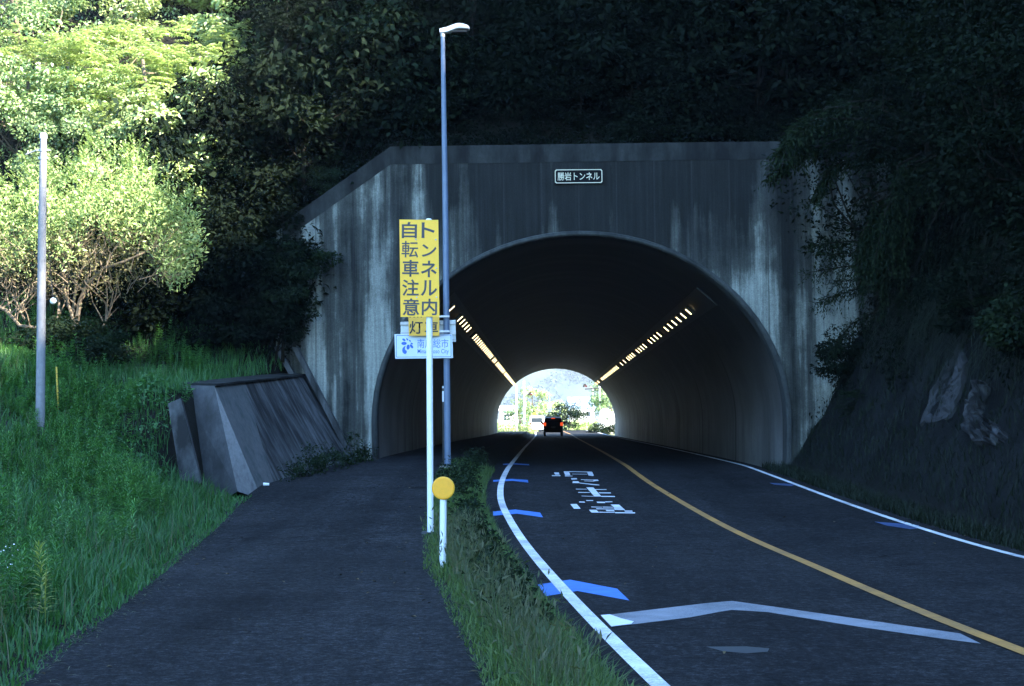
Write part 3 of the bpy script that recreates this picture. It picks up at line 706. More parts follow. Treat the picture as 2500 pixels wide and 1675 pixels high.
W_S = (q[1]-q[0]).length; H_S = (q[0]-q[2]).length
# glyph boxes (u, v, width, height) measured on the sign
for body, bx in (('自', (.255, .108, .40, .172)), ('転', (.262, .305, .44, .175)), ('車', (.272, .502, .44, .178)), ('注', (.265, .70, .44, .175)), ('意', (.272, .898, .44, .180)),
                 ('ト', (.735, .108, .35, .165)), ('ン', (.752, .318, .39, .132)), ('ネ', (.742, .508, .42, .175)), ('ル', (.738, .705, .43, .165)), ('内', (.745, .90, .40, .175))):
    sign_text('character', body, q, bx[0], bx[1], bx[3]*H_S*.97, bx[2]*W_S*.97, M_INK, .006 if body == '転' else .016, sg)
mb = MB(); mb.box((gp.x-.13, gp.y-.13, gp.z-.1), (gp.x+.13, gp.y+.13, gp.z+.02), bev=.012); mb.build('footing', M_CONC, sg)

# round reflector post
gp = gnd(1081, 1388, z_walk); dk = thing('reflector_post', tuple(gp), 'short white post topped by a round orange reflector disc', 'reflector post')
mb = MB(); c = at(1082, 1192, gp.y-.05)
mb.tube([gp-Vector((0, 0, .15)), gp+Vector((0, 0, .012)), Vector((c.x, gp.y, c.z-.02))], [.036, .037, .037], 18); mb.build('post', M_POLE_WHITE, dk, smooth=True)
def disc(mb, c, r, th, n=40, bulge=0):
    f0 = [c+Vector((r*math.cos(2*math.pi*i/n), 0, r*math.sin(2*math.pi*i/n))) for i in range(n)]
    f1 = [p+Vector((0, th, 0)) for p in f0]
    mid = [c+(p-c)*.93+Vector((0, -.004, 0)) for p in f0]
    mb.faces(mid+f0+f1, [tuple(range(n))]+[(i, i+n, (i+1) % n+n, (i+1) % n) for i in range(n)]+[(i+n, i+2*n, (i+1) % n+2*n, (i+1) % n+n) for i in range(n)]+[tuple(range(3*n-1, 2*n-1, -1))])
mb = MB(); disc(mb, c, .121, .035); mb.build('reflector_disc', M_DISC, dk)
mb = MB(); disc(mb, c+Vector((0, .004, 0)), .127, .025); mb.build('disc_rim', M_SIGN_Y2, dk)
mb = MB(); mb.box((c.x-.03, c.y+.036, c.z-.05), (c.x+.03, gp.y+.045, c.z+.05)); mb.build('clamp', M_BAND, dk)

# street lamp
YL = 31.0; gb = gnd(1093, 1128, z_walk); base = Vector((at(1093, 1128, YL).x, YL, z_walk(YL))); tp = at(1081, 84, YL)
lp = thing('street_lamp', tuple(base), 'tall slim grey blue street lamp with a small curved head', 'street lamp')
mb = MB(); mid = at(1088, 560, YL); mb.tube([base-Vector((0, 0, .1)), mid, tp], [.072, .066, .047], 20); mb.build('pole', M_POLE_BLUE, lp, smooth=True)
mb = MB()
prof = [(1073.5, 70.5, 81.5), (1079, 69.5, 82.5), (1092, 67, 81.5), (1104, 62.5, 78.5), (1114, 59.3, 75.5), (1122, 58.5, 74.5), (1132, 60, 74.3), (1141, 62.8, 74), (1145.5, 66, 73.5), (1146.5, 69, 71.5)]
hw = [.05, .07, .10, .13, .15, .155, .15, .125, .09, .03]; P = []; fs = []; n = 12
for (x, yt, yb), h in zip(prof, hw):
    a, b_ = at(x, yt, YL), at(x, yb, YL); cz, hh = (a.z+b_.z)/2, (a.z-b_.z)/2
    for k in range(n):
        t = 2*math.pi*k/n; cs, sn = math.cos(t), math.sin(t); e = lambda s: math.copysign(abs(s)**.6, s)
        P.append((a.x, YL+h*e(cs), cz+hh*e(sn)))
for i in range(len(prof)-1):
    for k in range(n): fs.append((i*n+k, (i+1)*n+k, (i+1)*n+(k+1) % n, i*n+(k+1) % n))
fs += [tuple(range(n)), tuple(range(len(prof)*n-1, (len(prof)-1)*n-1, -1))]
mb.faces(P, fs); mb.build('lamp_head', M_LAMP, lp, smooth=True)
mb = MB(); a, b_ = at(1104, 78.8, YL), at(1140, 74.3, YL); mb.box((a.x, YL-.09, min(a.z, b_.z)-.015), (b_.x, YL+.09, min(a.z, b_.z)+.02), bev=.01); mb.build('lamp_lens', M_DARK, lp)
mb = MB(); mb.tube([tp-Vector((0, 0, .06)), tp+Vector((0, 0, .02))], .056, 16); mb.build('collar', M_BAND, lp)
mb = MB(); mb.box((base.x-.17, base.y-.17, base.z-.02), (base.x+.17, base.y+.17, base.z+.025)); mb.build('base_plate', M_BAND, lp)

# back of a sign for the other direction, on the lamp pole
bk = thing('reversed_sign', tuple(at(1046, 808, YL+.12)), 'grey back of an aluminium sign behind the city sign on the lamp pole', 'sign')
q = [at(x, y, YL+.115) for x, y in ((978, 786), (1112, 781), (979, 835), (1113, 832))]
mb = MB(); panel(mb, q, .012); mb.build('sign_panel', M_SIGN_BACK, bk)
mb = MB()
for v_ in (.12, .62, .97):
    mb = MB(); a, b_ = q[0].lerp(q[2], v_), q[1].lerp(q[3], v_); mb.box((a.x-.005, YL+.075, (a.z+b_.z)/2-.035), (b_.x+.005, YL+.112, (a.z+b_.z)/2+.035), bev=.006); mb.build('rail', M_BAND, bk)
# city sign
ct = thing('city_sign', tuple(at(1035, 845, YL-.12)), 'small pale sign with blue emblem and city name on the lamp pole', 'sign')
q = [at(x, y, YL-.12) for x, y in ((963, 816), (1104, 816), (965, 876), (1106, 874))]
mb = MB(); panel(mb, q, .006); mb.build('sign_panel', M_SIGN_W, ct)
cc_ = (q[0]+q[3])/2; Wc, Hc = (q[1]-q[0]).length, (q[0]-q[2]).length
frame_mb(cc_.x, YL-.124, cc_.z, Wc*.955, Hc*.90, .011, .012, .003).build('border', M_INK_B, ct)
sign_text('lettering', '南房総市', q, .66, .385, Hc*.37, Wc*.54, M_INK_B, 0, ct)
sign_text('romaji_lettering', 'Minamiboso City', q, .66, .735, Hc*.235, Wc*.54, M_INK_B, .004, ct)
mb = MB()
def petal(u, v, a, b_, ang):   # u, v in sign pixels of the enlarged view
    c = on_panel(q, (u-140)/1490, (v-795)/610, .003); k = Wc/1490
    mb.poly([(c.x+k*(a*math.cos(t)*math.cos(ang)-b_*math.sin(t)*math.sin(ang)), c.y, c.z+k*(a*math.cos(t)*math.sin(ang)+b_*math.sin(t)*math.cos(ang))) for t in [2*math.pi*i/18 for i in range(18)]])
for p_ in ((380, 935, 48, 28, -.6), (465, 925, 34, 20, -.9), (535, 962, 30, 18, -.8), (578, 1030, 34, 20, -.5), (572, 1100, 62, 32, -.95), (380, 1025, 70, 42, 0), (482, 1118, 66, 42, 1.45)): petal(*p_)
sw = [(430, 1080), (405, 1120), (400, 1170), (415, 1195), (445, 1215), (440, 1260), (410, 1290), (375, 1285), (335, 1250), (325, 1195), (340, 1140), (380, 1100)]
mb.poly([on_panel(q, (u-140)/1490, (v-795)/610, .003) for u, v in reversed(sw)]); mb.build('emblem', M_INK_B, ct)
mb = MB()
for v_ in (.3, .72):
    mb = MB(); a, b_ = q[0].lerp(q[2], v_), q[1].lerp(q[3], v_); mb.box((a.x+.04, YL-.112, a.z-.02), (b_.x-.04, YL-.082, a.z+.02)); mb.build('rail', M_BAND, ct)
# second yellow sign, half hidden behind the first
q = [at(x, y, YL-.22) for x, y in ((996, 716), (1072, 716), (998, 820), (1073, 820))]
ys2 = thing('headlight_sign', tuple((q[2]+q[3])/2), 'ochre yellow sign with black characters, half hidden below the tall yellow sign', 'sign')
mb = MB(); panel(mb, q, .006); mb.build('sign_panel', M_SIGN_Y2, ys2)
Wc, Hc = (q[1]-q[0]).length, (q[0]-q[2]).length
sign_text('character', '灯', q, .24, .805, Hc*.305, Wc*.43, M_INK_K, .014, ys2)
sign_text('character', '照', q, .24, .42, Hc*.31, Wc*.43, M_INK_K, .014, ys2)
sign_text('character', '車', q, .74, .805, Hc*.305, Wc*.43, M_INK_K, .014, ys2)
mb = MB()
for v_ in (.55, .9):
    mb = MB(); a, b_ = q[0].lerp(q[2], v_), q[1].lerp(q[3], v_); mb.box((a.x+.03, YL-.212, a.z-.02), (b_.x+.22, YL-.15, a.z+.02)); mb.build('rail', M_BAND, ys2)
# slim dark post with a white band
g2 = Vector((at(1083, 1120, 31.6).x, 31.6, z_walk(31.6))); t2 = at(1083, 941, 31.6)
sp = thing('marker_post', tuple(g2), 'slim dark brown marker post with a white band behind the lamp pole', 'marker post')
mb = MB(); mb.tube([g2-Vector((0, 0, .1)), Vector((t2.x, 31.6, t2.z))], .032, 12); mb.build('post', M_DARK, sp, smooth=True)
mb = MB(); mb.tube([Vector((t2.x, 31.6, at(1083, 981, 31.6).z)), Vector((t2.x, 31.6, at(1083, 955, 31.6).z))], .0345, 12)
mb.tube([Vector((t2.x, 31.6, at(1083, 948, 31.6).z)), Vector((t2.x, 31.6, at(1083, 943, 31.6).z))], .0345, 12); mb.build('reflective_band', M_POLE_WHITE, sp)

# pale concrete pole on the left bank
yp = 24.0; b0 = at(97, 1100, yp); t0 = at(106, 326, yp)
cp = thing('utility_pole', tuple(b0), 'short pale concrete pole standing in the weeds at the far left', 'pole')
mb = MB(); mb.tube([b0-Vector((0, 0, .9)), at(103, 560, yp), at(106, 338, yp)], [.080, .068, .055], 20); mb.build('shaft', M_CONC_POLE, cp, smooth=True)
mb = MB(); mb.tube([at(106, 339, yp), at(106, 328, yp), at(106, 324.5, yp)], [.060, .060, .045], 18); mb.build('cap', M_LAMP, cp, smooth=True)
for y_ in (367, 386):
    mb = MB(); a = at(106, y_, yp); mb.tube([a-Vector((0, 0, .025)), a+Vector((0, 0, .025))], .066, 18)
    if y_ == 367: mb.box((a.x-.12, a.y-.03, a.z-.012), (a.x+.12, a.y+.03, a.z+.012)); mb.tube([a+Vector((-.12, 0, 0)), a+Vector((-.30, 0, -.07))], .012, 8)
    else: mb.box((a.x-.08, a.y-.02, a.z-.02), (a.x+.08, a.y+.02, a.z+.02))
    mb.build('steel_band', M_BAND, cp)
# yellow stake
a, b_ = at(138, 896, 25.5), at(147, 1036, 25.5)
st_ = thing('yellow_stake', tuple(b_), 'thin yellow marker stake in the grass right of the pale concrete pole', 'stake')
M_STAKE = paint('faded_yellow_stake', (.55, .36, .05), .6, .2, 0, 10)
mb = MB(); mb.tube([b_-Vector((0, 0, .5)), a], .017, 10); mb.build('stake', M_STAKE, st_, smooth=True)
for f in (.12, .45, .78):
    mb = MB(); p = a.lerp(b_, f); mb.tube([p-Vector((0, 0, .006)), p+Vector((0, 0, .006))], .0185, 10); mb.build('joint_ring', M_DARK, st_)
# white ball insulator on a wire
p = at(130, 735, 26.5); wi = thing('ball_insulator', tuple(p), 'small white ball insulator hanging on a thin wire before the bush', 'insulator')
mb = MB(); n = 14
mb.tube([p+Vector((0, 0, z)) for z in (-.062, -.05, -.03, 0, .03, .05, .062)], [.012, .038, .055, .062, .055, .038, .012], n); mb.build('ball', M_POLE_WHITE, wi, smooth=True)
mb = MB(); mb.tube([p+Vector((0, 0, .06)), at(126, 690, 26.6), at(118, 600, 26.4), at(108, 372, 24.05)], .006, 5); mb.tube([p-Vector((0, 0, .06)), at(134, 800, 27)], .006, 5); mb.build('wire', M_DARK, wi)
# low stone by the road edge
p = gnd(1145, 1262, z_road); mb = MB(); mb.box((p.x-.16, p.y-.1, p.z-.05), (p.x+.16, p.y+.1, p.z+.09), bev=.03)
prop(mb.build('kerb_stone', M_CONC), 'small grey stone block lying in the weeds by the left road edge', 'stone')
# crumpled white litter
p = gnd(649, 1186, z_walk); mb = MB(); mb.tube([p+Vector((-.05, 0, .03)), p+Vector((.06, .02, .025))], [.03, .025], 7)
prop(mb.build('litter', M_POLE_WHITE), 'scrap of white litter at the foot of the leaning wall', 'litter')

# bare patches on the right-hand cut
def hit(px, py, y0=12, y1=40):
    d = ray(px, py); Y = y0
    while Y < y1:
        p = Vector((0, 0, CAM_H))+d*(Y/d.y)
        if p.z < hz(p.x, p.y): return p
        Y += .04
    return p
def crust(name, outline, th, rough, seed, mat, label, cat, nseg=9):
    """a rough slab of real thickness lying on the slope inside the given outline"""
    r = np.random.default_rng(seed); cx = sum(p[0] for p in outline)/len(outline); cy = sum(p[1] for p in outline)/len(outline)
    ring = []
    for (a, b_) in zip(outline, outline[1:]+outline[:1]):
        for k in range(5): t = k/5; ring.append((a[0]+(b_[0]-a[0])*t+r.normal()*3, a[1]+(b_[1]-a[1])*t+r.normal()*3))
    m = len(ring); P = []; fs = []; out = Vector((-.86, -.1, .5))
    for j in range(nseg+1):
        s_ = 1-j/nseg*.98
        for (x, y) in ring:
            p = hit(cx+(x-cx)*s_, cy+(y-cy)*s_); P.append(p+out*((th+abs(r.normal())*rough) if j else -.12))
    for j in range(nseg):
        for i in range(m): fs.append((j*m+i, j*m+(i+1) % m, (j+1)*m+(i+1) % m, (j+1)*m+i))
    fs.append(tuple(range(nseg*m, nseg*m+m))); mb = MB(); mb.faces(P, fs); return prop(mb.build(name, mat), label, cat)
M_BARE = concrete('bare_slope_concrete', (.038, .039, .041), (.012, .012, .013), (2, 2, .7), (.42, .7))
M_ROCK = concrete('pale_scraped_rock', (.06, .062, .065), (.008, .008, .008), (3.5, 3.5, 1.6), (.40, .56))
crust('concrete_patch', [(2345, 838), (2372, 880), (2350, 960), (2325, 1030), (2245, 1050), (2272, 960)], .04, .02, 3, M_BARE, 'pale smooth patch of bare concrete on the dark right embankment', 'concrete patch')
crust('rock_outcrop', [(2400, 925), (2425, 940), (2425, 1030), (2470, 1075), (2440, 1098), (2385, 1090), (2352, 1040), (2362, 980)], .05, .07, 4, M_ROCK, 'rough pale rock outcrop among grass at the right edge of the embankment', 'rock')

# ================================================================== VEGETATION
def unit(v): return v/np.maximum(np.linalg.norm(v, axis=-1, keepdims=True), 1e-9)
def leaf_arrays(P, D, Nn, L, Wd, fold=.18):
    """leaf blades: P base points, D directions, Nn normals, L lengths, Wd widths -> two quads folded along the midrib"""
    D = unit(D); Sd = unit(np.cross(D, Nn)); Nn = np.cross(Sd, D)
    L = L[:, None]; Wd = Wd[:, None]
    base = P; tip = P+D*L-Nn*L*.12; mid = P+D*L*.5
    l = mid-Sd*Wd*.5+Nn*Wd*fold; r = mid+Sd*Wd*.5+Nn*Wd*fold
    V = np.stack([base, l, tip, r], 1).reshape(-1, 3); n = len(P)
    Fq = np.arange(n*4).reshape(n, 4)[:, [0, 3, 2, 1]]
    return V, Fq
def merge(parts):
    V = []; Fq = []; o = 0
    for v, f in parts: V.append(v); Fq.append(f+o); o += len(v)
    return np.concatenate(V), np.concatenate(Fq)
def crown_leaves(clumps, per, L, W, g, droop=.3, flat=.5):
    """clumps: (n,4) centre and radius; leaves sit through each clump's volume, denser towards its skin, facing up and out"""
    n = len(clumps); c = np.repeat(clumps, per, 0)
    d = unit(g.normal(size=(len(c), 3))); r = c[:, 3]*g.uniform(.25, 1.0, len(c))**.5
    d2 = d*np.array([1, 1, flat]); P = c[:, :3]+d2*r[:, None]
    out = unit(d2+np.array([0, 0, .6])+g.normal(scale=.45, size=d.shape))
    dr = unit(np.stack([d[:, 0], d[:, 1], -droop*np.ones(len(d))], 1)+g.normal(scale=.55, size=d.shape))
    l = L*g.uniform(.6, 1.25, len(P)); return leaf_arrays(P, dr, out, l, l*W*g.uniform(.8, 1.2, len(P)))
def pinnate(clumps, per, L, g, pairs=9):
    """feathered compound leaves arching outwards from each clump centre"""
    V = []; Fs = []; o = 0; parts = []
    for c in clumps:
        for k in range(per):
            a = g.uniform(0, 2*math.pi); up = g.uniform(.05, .7); d = np.array([math.cos(a), math.sin(a), up]); d /= np.linalg.norm(d)
            ln = L*g.uniform(.7, 1.2); t = np.linspace(.15, 1, pairs)
            base = c[:3]+g.normal(scale=.18, size=3)*c[3]
            ax = base+np.outer(t*ln, d)-np.outer(t**2*ln*.35, [0, 0, 1])
            sd = np.cross(d, [0, 0, 1]); sd /= np.linalg.norm(sd)
            for s in (-1, 1):
                D = np.tile(s*sd*.9+d*.35-np.array([0, 0, .25]), (pairs, 1))+g.normal(scale=.12, size=(pairs, 3))
                Nn = np.tile([0, 0, 1.], (pairs, 1))+g.normal(scale=.25, size=(pairs, 3))
                l = ln*.26*(1-.45*np.abs(t-.45)); parts.append(leaf_arrays(ax, D, Nn, l, l*.36))
    return merge(parts)
def limbs(mb, base, h, r, tops, g, bend=.25, n=7, fork=.35):
    """tapered trunk with limbs out to the given points"""
    base = Vector(base); top = base+Vector((g.normal()*.08*h, g.normal()*.08*h, h))
    pts = [base.lerp(top, t)+Vector((g.normal()*.03*h*(0 < t < 1), g.normal()*.03*h*(0 < t < 1), 0)) for t in (0, .3, .6, 1)]
    mb.tube(pts, [r*1.25, r, r*.75, r*.35], n)
    for q in tops:
        q = Vector(q); t = g.uniform(fork, .95); k = min(2, int(t*3)); s = pts[0].lerp(pts[3], t) if False else pts[k].lerp(pts[k+1], t*3-k if t*3-k <= 1 else 1)
        m = s.lerp(q, .5)+Vector((g.normal()*.06*h, g.normal()*.06*h, -bend*.15*h*g.uniform(0, 1)))
        rr = r*(1-.6*t)*.5; mb.tube([s, m, q], [rr, rr*.6, rr*.2], 5)
def clumps_ellipsoid(n, rx, rz, zc, rc, g, shell=.55):
    d = unit(g.normal(size=(n, 3))); rr = g.uniform(shell, 1, n)
    P = d*rr[:, None]*np.array([rx, rx, rz]); P[:, 2] += zc
    return np.concatenate([P, g.uniform(rc*.65, rc*1.25, n)[:, None]], 1)
PROTO = {}
def tree_proto(key, h, rx, rz, nclump, rc, per, L, W, leafm, barkm, seed, flat=.55, pin=False, trunk_r=.12, droop=.3):
    g = np.random.default_rng(seed); zc = h-rz*.9
    cl = clumps_ellipsoid(nclump, rx, rz, zc, rc, g)
    V, Fq = pinnate(cl, per, L, g) if pin else crown_leaves(cl, per, L, W, g, droop, flat)
    crown = np_mesh('crown', V, Fq, leafm)
    mb = MB(); order = g.permutation(nclump)[:min(16, nclump)]
    limbs(mb, (0, 0, -.8), zc+rz*.5+.8, trunk_r, [cl[i, :3] for i in order], g)
    me = bpy.data.meshes.new('trunk'); me.from_pydata(mb.v, [], mb.f); me.materials.append(barkm); me.polygons.foreach_set('use_smooth', [True]*len(me.polygons)); me.update()
    PROTO[key] = (crown, me)
def plant(key, name, loc, rz, sc, label, cat='tree', group=None, names=('crown', 'trunk')):
    t = thing(name, loc, label, cat, group, rz); t.scale = sc if hasattr(sc, '__len__') else (sc,)*3
    for nm, me in zip(names, PROTO[key]):
        o = bpy.data.objects.new(nm, me); C.objects.link(o); o.parent = t
    return t
# forest prototypes
for i in range(4):
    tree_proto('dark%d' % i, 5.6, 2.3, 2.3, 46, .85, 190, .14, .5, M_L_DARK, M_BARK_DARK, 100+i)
tree_proto('deep0', 5.5, 2.3, 2.2, 40, .62, 330, .125, .52, M_L_DEEP, M_BARK, 201)
tree_proto('deep1', 5.0, 2.1, 1.9, 36, .62, 330, .12, .5, M_L_DEEP, M_BARK, 202)
tree_proto('sun0', 5.2, 2.3, 2.0, 40, .6, 330, .135, .55, M_L_SUN, M_BARK, 203)
tree_proto('sun1', 4.6, 2.0, 1.7, 34, .58, 300, .16, .6, M_L_SUN, M_BARK, 204)
tree_proto('feather', 4.8, 2.6, 1.5, 46, .5, 13, .62, .4, M_L_SUN, M_BARK_PALE, 205, pin=True, trunk_r=.10)
tree_proto('fine0', 5.6, 2.2, 2.4, 60, .55, 260, .10, .55, M_L_SUN, M_BARK, 206)
tree_proto('shrub', 1.5, 1.1, .75, 30, .38, 130, .11, .5, M_L_SHADE, M_BARK_DARK, 207, trunk_r=.04)
tree_proto('shrub_dark', 1.5, 1.1, .75, 30, .38, 120, .11, .45, M_L_DARK, M_BARK_DARK, 208, trunk_r=.04)
def hzz(x, y): return hz(x, y)
def tpx(px, py, Y): return at(px, py, Y)
# --- the sunlit trees of the upper left, each placed where its crown stands in the photo (crown centre pixel, depth)
GL = 'sunlit trees on the left hillside'
LIT = [
 ('deep0', 'broadleaf_tree', 90, 90, 43, 1.15, 'glossy dark leaved tree filling the upper left corner'),
 ('sun0', 'broadleaf_tree', 330, 60, 45, 1.1, 'bright broad leaved tree at the top edge, right of the corner tree'),
 ('fine0', 'broadleaf_tree', 535, 70, 46, 1.2, 'airy yellow green tree with small leaves at the top edge of the sunlit slope'),
 ('feather', 'feather_leaf_tree', 150, 190, 39, 1.15, 'feather leaved pale tree below the corner tree at the far left'),
 ('feather', 'feather_leaf_tree', 380, 215, 38.5, 1.2, 'spreading feather leaved tree in the middle of the sunlit slope'),
 ('feather', 'feather_leaf_tree', 545, 165, 41, 1.0, 'feather leaved tree reaching right over the edge of the shade'),
 ('deep1', 'broadleaf_tree', 60, 300, 38, 1.05, 'deep green tree behind the top of the pale concrete pole'),
 ('deep1', 'broadleaf_tree', 245, 310, 38, .95, 'deep green tree just right of the pale concrete pole top'),
 ('sun1', 'broadleaf_tree', 455, 330, 36, 1.0, 'large leaved bright tree beside the dark shade, above the pale bush'),
 ('feather', 'feather_leaf_tree', 330, 300, 36.5, .7, 'small feather leaved tree above the pale bush'),
 ('deep0', 'broadleaf_tree', 190, 395, 35, .72, 'low glossy tree behind the crown of the pale bush'),
 ('sun1', 'broadleaf_tree', 440, 440, 34.5, .68, 'half shaded leafy tree at the right shoulder of the pale bush'),
 ('sun0', 'broadleaf_tree', 690, 25, 50, .9, 'sun tipped tree at the top edge above the shaded slope'),
 ('fine0', 'broadleaf_tree', 850, -25, 53, .9, 'sun tipped small leaved tree at the top edge left of the street lamp'),
 ('deep1', 'broadleaf_tree', 530, -8, 46, 1.25, 'deep green tree at the top edge behind the bright skyline trees'),
 ('sun1', 'broadleaf_tree', 580, 30, 45, 1.0, 'large leaved tree at the top edge where the sunlight meets the shade'),
 ('deep0', 'broadleaf_tree', 250, -30, 54, 1.25, 'dark glossy tree on the skyline left of the top edge'),
 ('deep1', 'broadleaf_tree', 430, -20, 55, 1.35, 'deep green tree on the skyline behind the airy yellow green tree'),
 ('sun0', 'broadleaf_tree', 600, -45, 56, 1.3, 'bright tree on the skyline right of the airy yellow green tree'),
 ('deep0', 'broadleaf_tree', 200, 130, 47, 1.2, 'glossy tree between the corner tree and the feather leaved tree'),
 ('deep1', 'broadleaf_tree', 470, 130, 49, 1.2, 'deep green tree in the gap above the spreading feather leaved tree'),
]
for key, nm, px, py, Y, s, lab in LIT:
    cr = tpx(px, py, Y); h = {'deep0': 3.5, 'deep1': 3.3, 'sun0': 3.4, 'sun1': 3.1, 'fine0': 3.4, 'feather': 3.6}[key]*s
    plant(key, nm, (cr.x, cr.y, cr.z-h), random.uniform(0, 6.28), (s, s, s), lab, 'tree', GL)
# --- the pale bush with bare branches in front of them
def pale_bush():
    g = np.random.default_rng(31); c = at(215, 590, 30.0)
    root = thing('pale_bush', (c.x, c.y, hz(c.x, c.y)), 'big rounded pale bush with sunlit top and bare branches below', 'bush')
    K = 30/F   # metres per pixel here
    parts = []; par2 = []
    # top leaves: shoots rising from a dome
    n = 520; tops = []
    for i in range(n):
        u = g.uniform(-1, 1); ph = g.uniform(-1, 1)
        px = 215+u*265; dome = 400+95*abs(u)**2.2-30*math.sin(u*5+.5)-26*math.sin(u*13+1)-14*math.sin(u*29)
        y_ = 30+ph*1.6*math.sqrt(max(.05, 1-u*u)); py = dome+g.uniform(0, 150)+60*abs(ph)**2
        p = at(px, py, y_); tops.append(p)
    P = np.array([p[:] for p in tops])
    cl = np.concatenate([P, g.uniform(.16, .34, n)[:, None]], 1)
    parts.append(crown_leaves(cl, 34, .10, .34, g, -.6, 1.0))
    # upright shoots poking out of the dome
    m = 150; sh = []
    for i in range(m):
        u = g.uniform(-1, 1); px = 215+u*255; py = 400+95*abs(u)**2.2-30*math.sin(u*5+.5)-26*math.sin(u*13+1); p = at(px, py+15, 30+g.uniform(-1, 1))
        L_ = g.uniform(.25, .75); d = np.array([g.normal()*.28, g.normal()*.28, 1]); d /= np.linalg.norm(d)
        k = 14; t = np.linspace(.1, 1, k)[:, None]; ax = np.array(p[:])+t*d*L_
        a = g.uniform(0, 6.28, k); D = np.stack([np.cos(a), np.sin(a), np.full(k, .9)], 1)
        parts.append(leaf_arrays(ax, D, np.stack([-np.cos(a), -np.sin(a), np.ones(k)], 1), np.full(k, .11), np.full(k, .03)))
    V, Fq = merge(parts); link('crown', np_mesh('crown', V, Fq, M_L_PALE), root)
    # brown twiggy underside
    n = 420; cl = []
    for i in range(n):
        u = g.uniform(-1, 1); p = at(205+u*235, 555+g.uniform(0, 150)*(1-.35*u*u)+20*g.normal(), 30+g.uniform(-1.5, 1.3)); cl.append((*p, g.uniform(.12, .28)))
    V, Fq = crown_leaves(np.array(cl), 16, .075, .4, g, .1, 1.0); link('twig_leaves', np_mesh('twig_leaves', V, Fq, M_L_OLIVE), root)
    mb = MB()
    def br(pts, r0, r1, Y=30, n=7):
        r0, r1 = r0*.75, r1*.75
        q = [at(x, y, Y+dy) for x, y, dy in pts]; k = len(q); mb.tube(q, [r0+(r1-r0)*i/(k-1) for i in range(k)], n); return q
    B = [br([(185, 800, 0), (195, 735, 0), (215, 690, -.2), (255, 655, -.4), (300, 640, -.6), (340, 622, -.7), (385, 600, -.5)], .07, .02),
         br([(195, 735, 0), (225, 695, .1), (275, 685, .2)], .05, .022),
         br([(140, 800, 0), (145, 740, 0), (120, 690, .2), (90, 640, .4)], .05, .02), br([(185, 800, 0), (160, 720, -.1), (150, 660, -.3), (170, 600, -.4)], .05, .02),
         br([(-30, 735, -.3), (15, 758, -.3), (48, 795, -.3), (90, 800, -.3)], .055, .04), br([(0, 690, 0), (30, 720, .2), (60, 780, 0)], .04, .03),
         br([(175, 805, .3), (185, 690, .6), (230, 600, .8), (260, 540, .9)], .05, .02), br([(250, 800, .2), (268, 765, .2), (270, 745, .2)], .03, .018)]
    for q in B[:]:
        for k in range(9):
            i = g.integers(1, len(q)); s = q[i-1].lerp(q[i], g.uniform(.2, 1)); e = s+Vector((g.normal()*.35, g.normal()*.3, g.uniform(.3, 1.0)))
            mb.tube([s, s.lerp(e, .5)+Vector((g.normal()*.08, 0, .02)), e], [.018, .012, .005], 4)
    for k in range(300):
        u = g.uniform(-1, 1); s = at(205+u*225, 590+g.uniform(-20, 140)*(1-.3*u*u), 30+g.uniform(-1.3, 1.1)); e = s+Vector((g.normal()*.22+u*.15, g.normal()*.2, g.uniform(.12, .5)))
        mb.tube([s, s.lerp(e, .5)+Vector((g.normal()*.04, g.normal()*.04, 0)), e], [.009, .007, .004], 3, cap=False)
    mb.build('branches', M_BARK_PALE, root, smooth=True)
pale_bush()
# low round shrub under it
c = at(190, 815, 28.5); plant('shrub', 'round_shrub', (c.x, c.y, c.z-.95), .4, (1.0, .8, .85), 'low dark green shrub at the foot of the pale bush', 'shrub')
# --- dark forest over the tunnel
g = np.random.default_rng(77)
GD = 'dark trees of the shaded forest above the tunnel'
LD = 'dark leafy tree in the deeply shaded forest above the tunnel'
spots = []
for row, (y0, n, x0, x1) in enumerate(((36.2, 9, -10.5, 10), (38.8, 9, -10, 11), (41.5, 9, -9, 12.5), (44.5, 9, -9.5, 13), (48, 9, -8, 15), (52, 9, -8, 17), (56.5, 9, -9, 18))):
    for i in range(n):
        x = x0+(x1-x0)*(i+.5*(row % 2))/(n-1)+g.normal()*.35; y = y0+g.normal()*.5
        z = hz(x, y); p = px_ = None
        spots.append((x, y, z))
def to_px(P):
    c = CAM_R.transposed()@(Vector(P)-Vector((0, 0, CAM_H))); return 1250-c.x/c.z*F, 837.5+c.y/c.z*F
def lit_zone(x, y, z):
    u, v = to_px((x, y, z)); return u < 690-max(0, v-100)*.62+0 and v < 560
k = 0
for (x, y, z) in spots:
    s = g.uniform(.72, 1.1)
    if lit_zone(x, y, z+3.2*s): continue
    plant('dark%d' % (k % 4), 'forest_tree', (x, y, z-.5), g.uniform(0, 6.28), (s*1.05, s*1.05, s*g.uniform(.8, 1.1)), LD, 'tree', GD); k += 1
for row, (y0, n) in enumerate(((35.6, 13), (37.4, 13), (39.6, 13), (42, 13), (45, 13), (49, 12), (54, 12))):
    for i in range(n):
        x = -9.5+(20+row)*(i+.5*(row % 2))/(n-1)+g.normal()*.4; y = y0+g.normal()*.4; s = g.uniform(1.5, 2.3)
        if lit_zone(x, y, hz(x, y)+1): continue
        plant('shrub_dark' if g.uniform() < .7 else 'shrub', 'forest_shrub', (x, y, hz(x, y)-.3), g.uniform(0, 6.28), (s, s, s*1.1), 'dark undergrowth bush on the shaded forest slope above the tunnel', 'bush', 'undergrowth bushes of the shaded slope'); k += 1
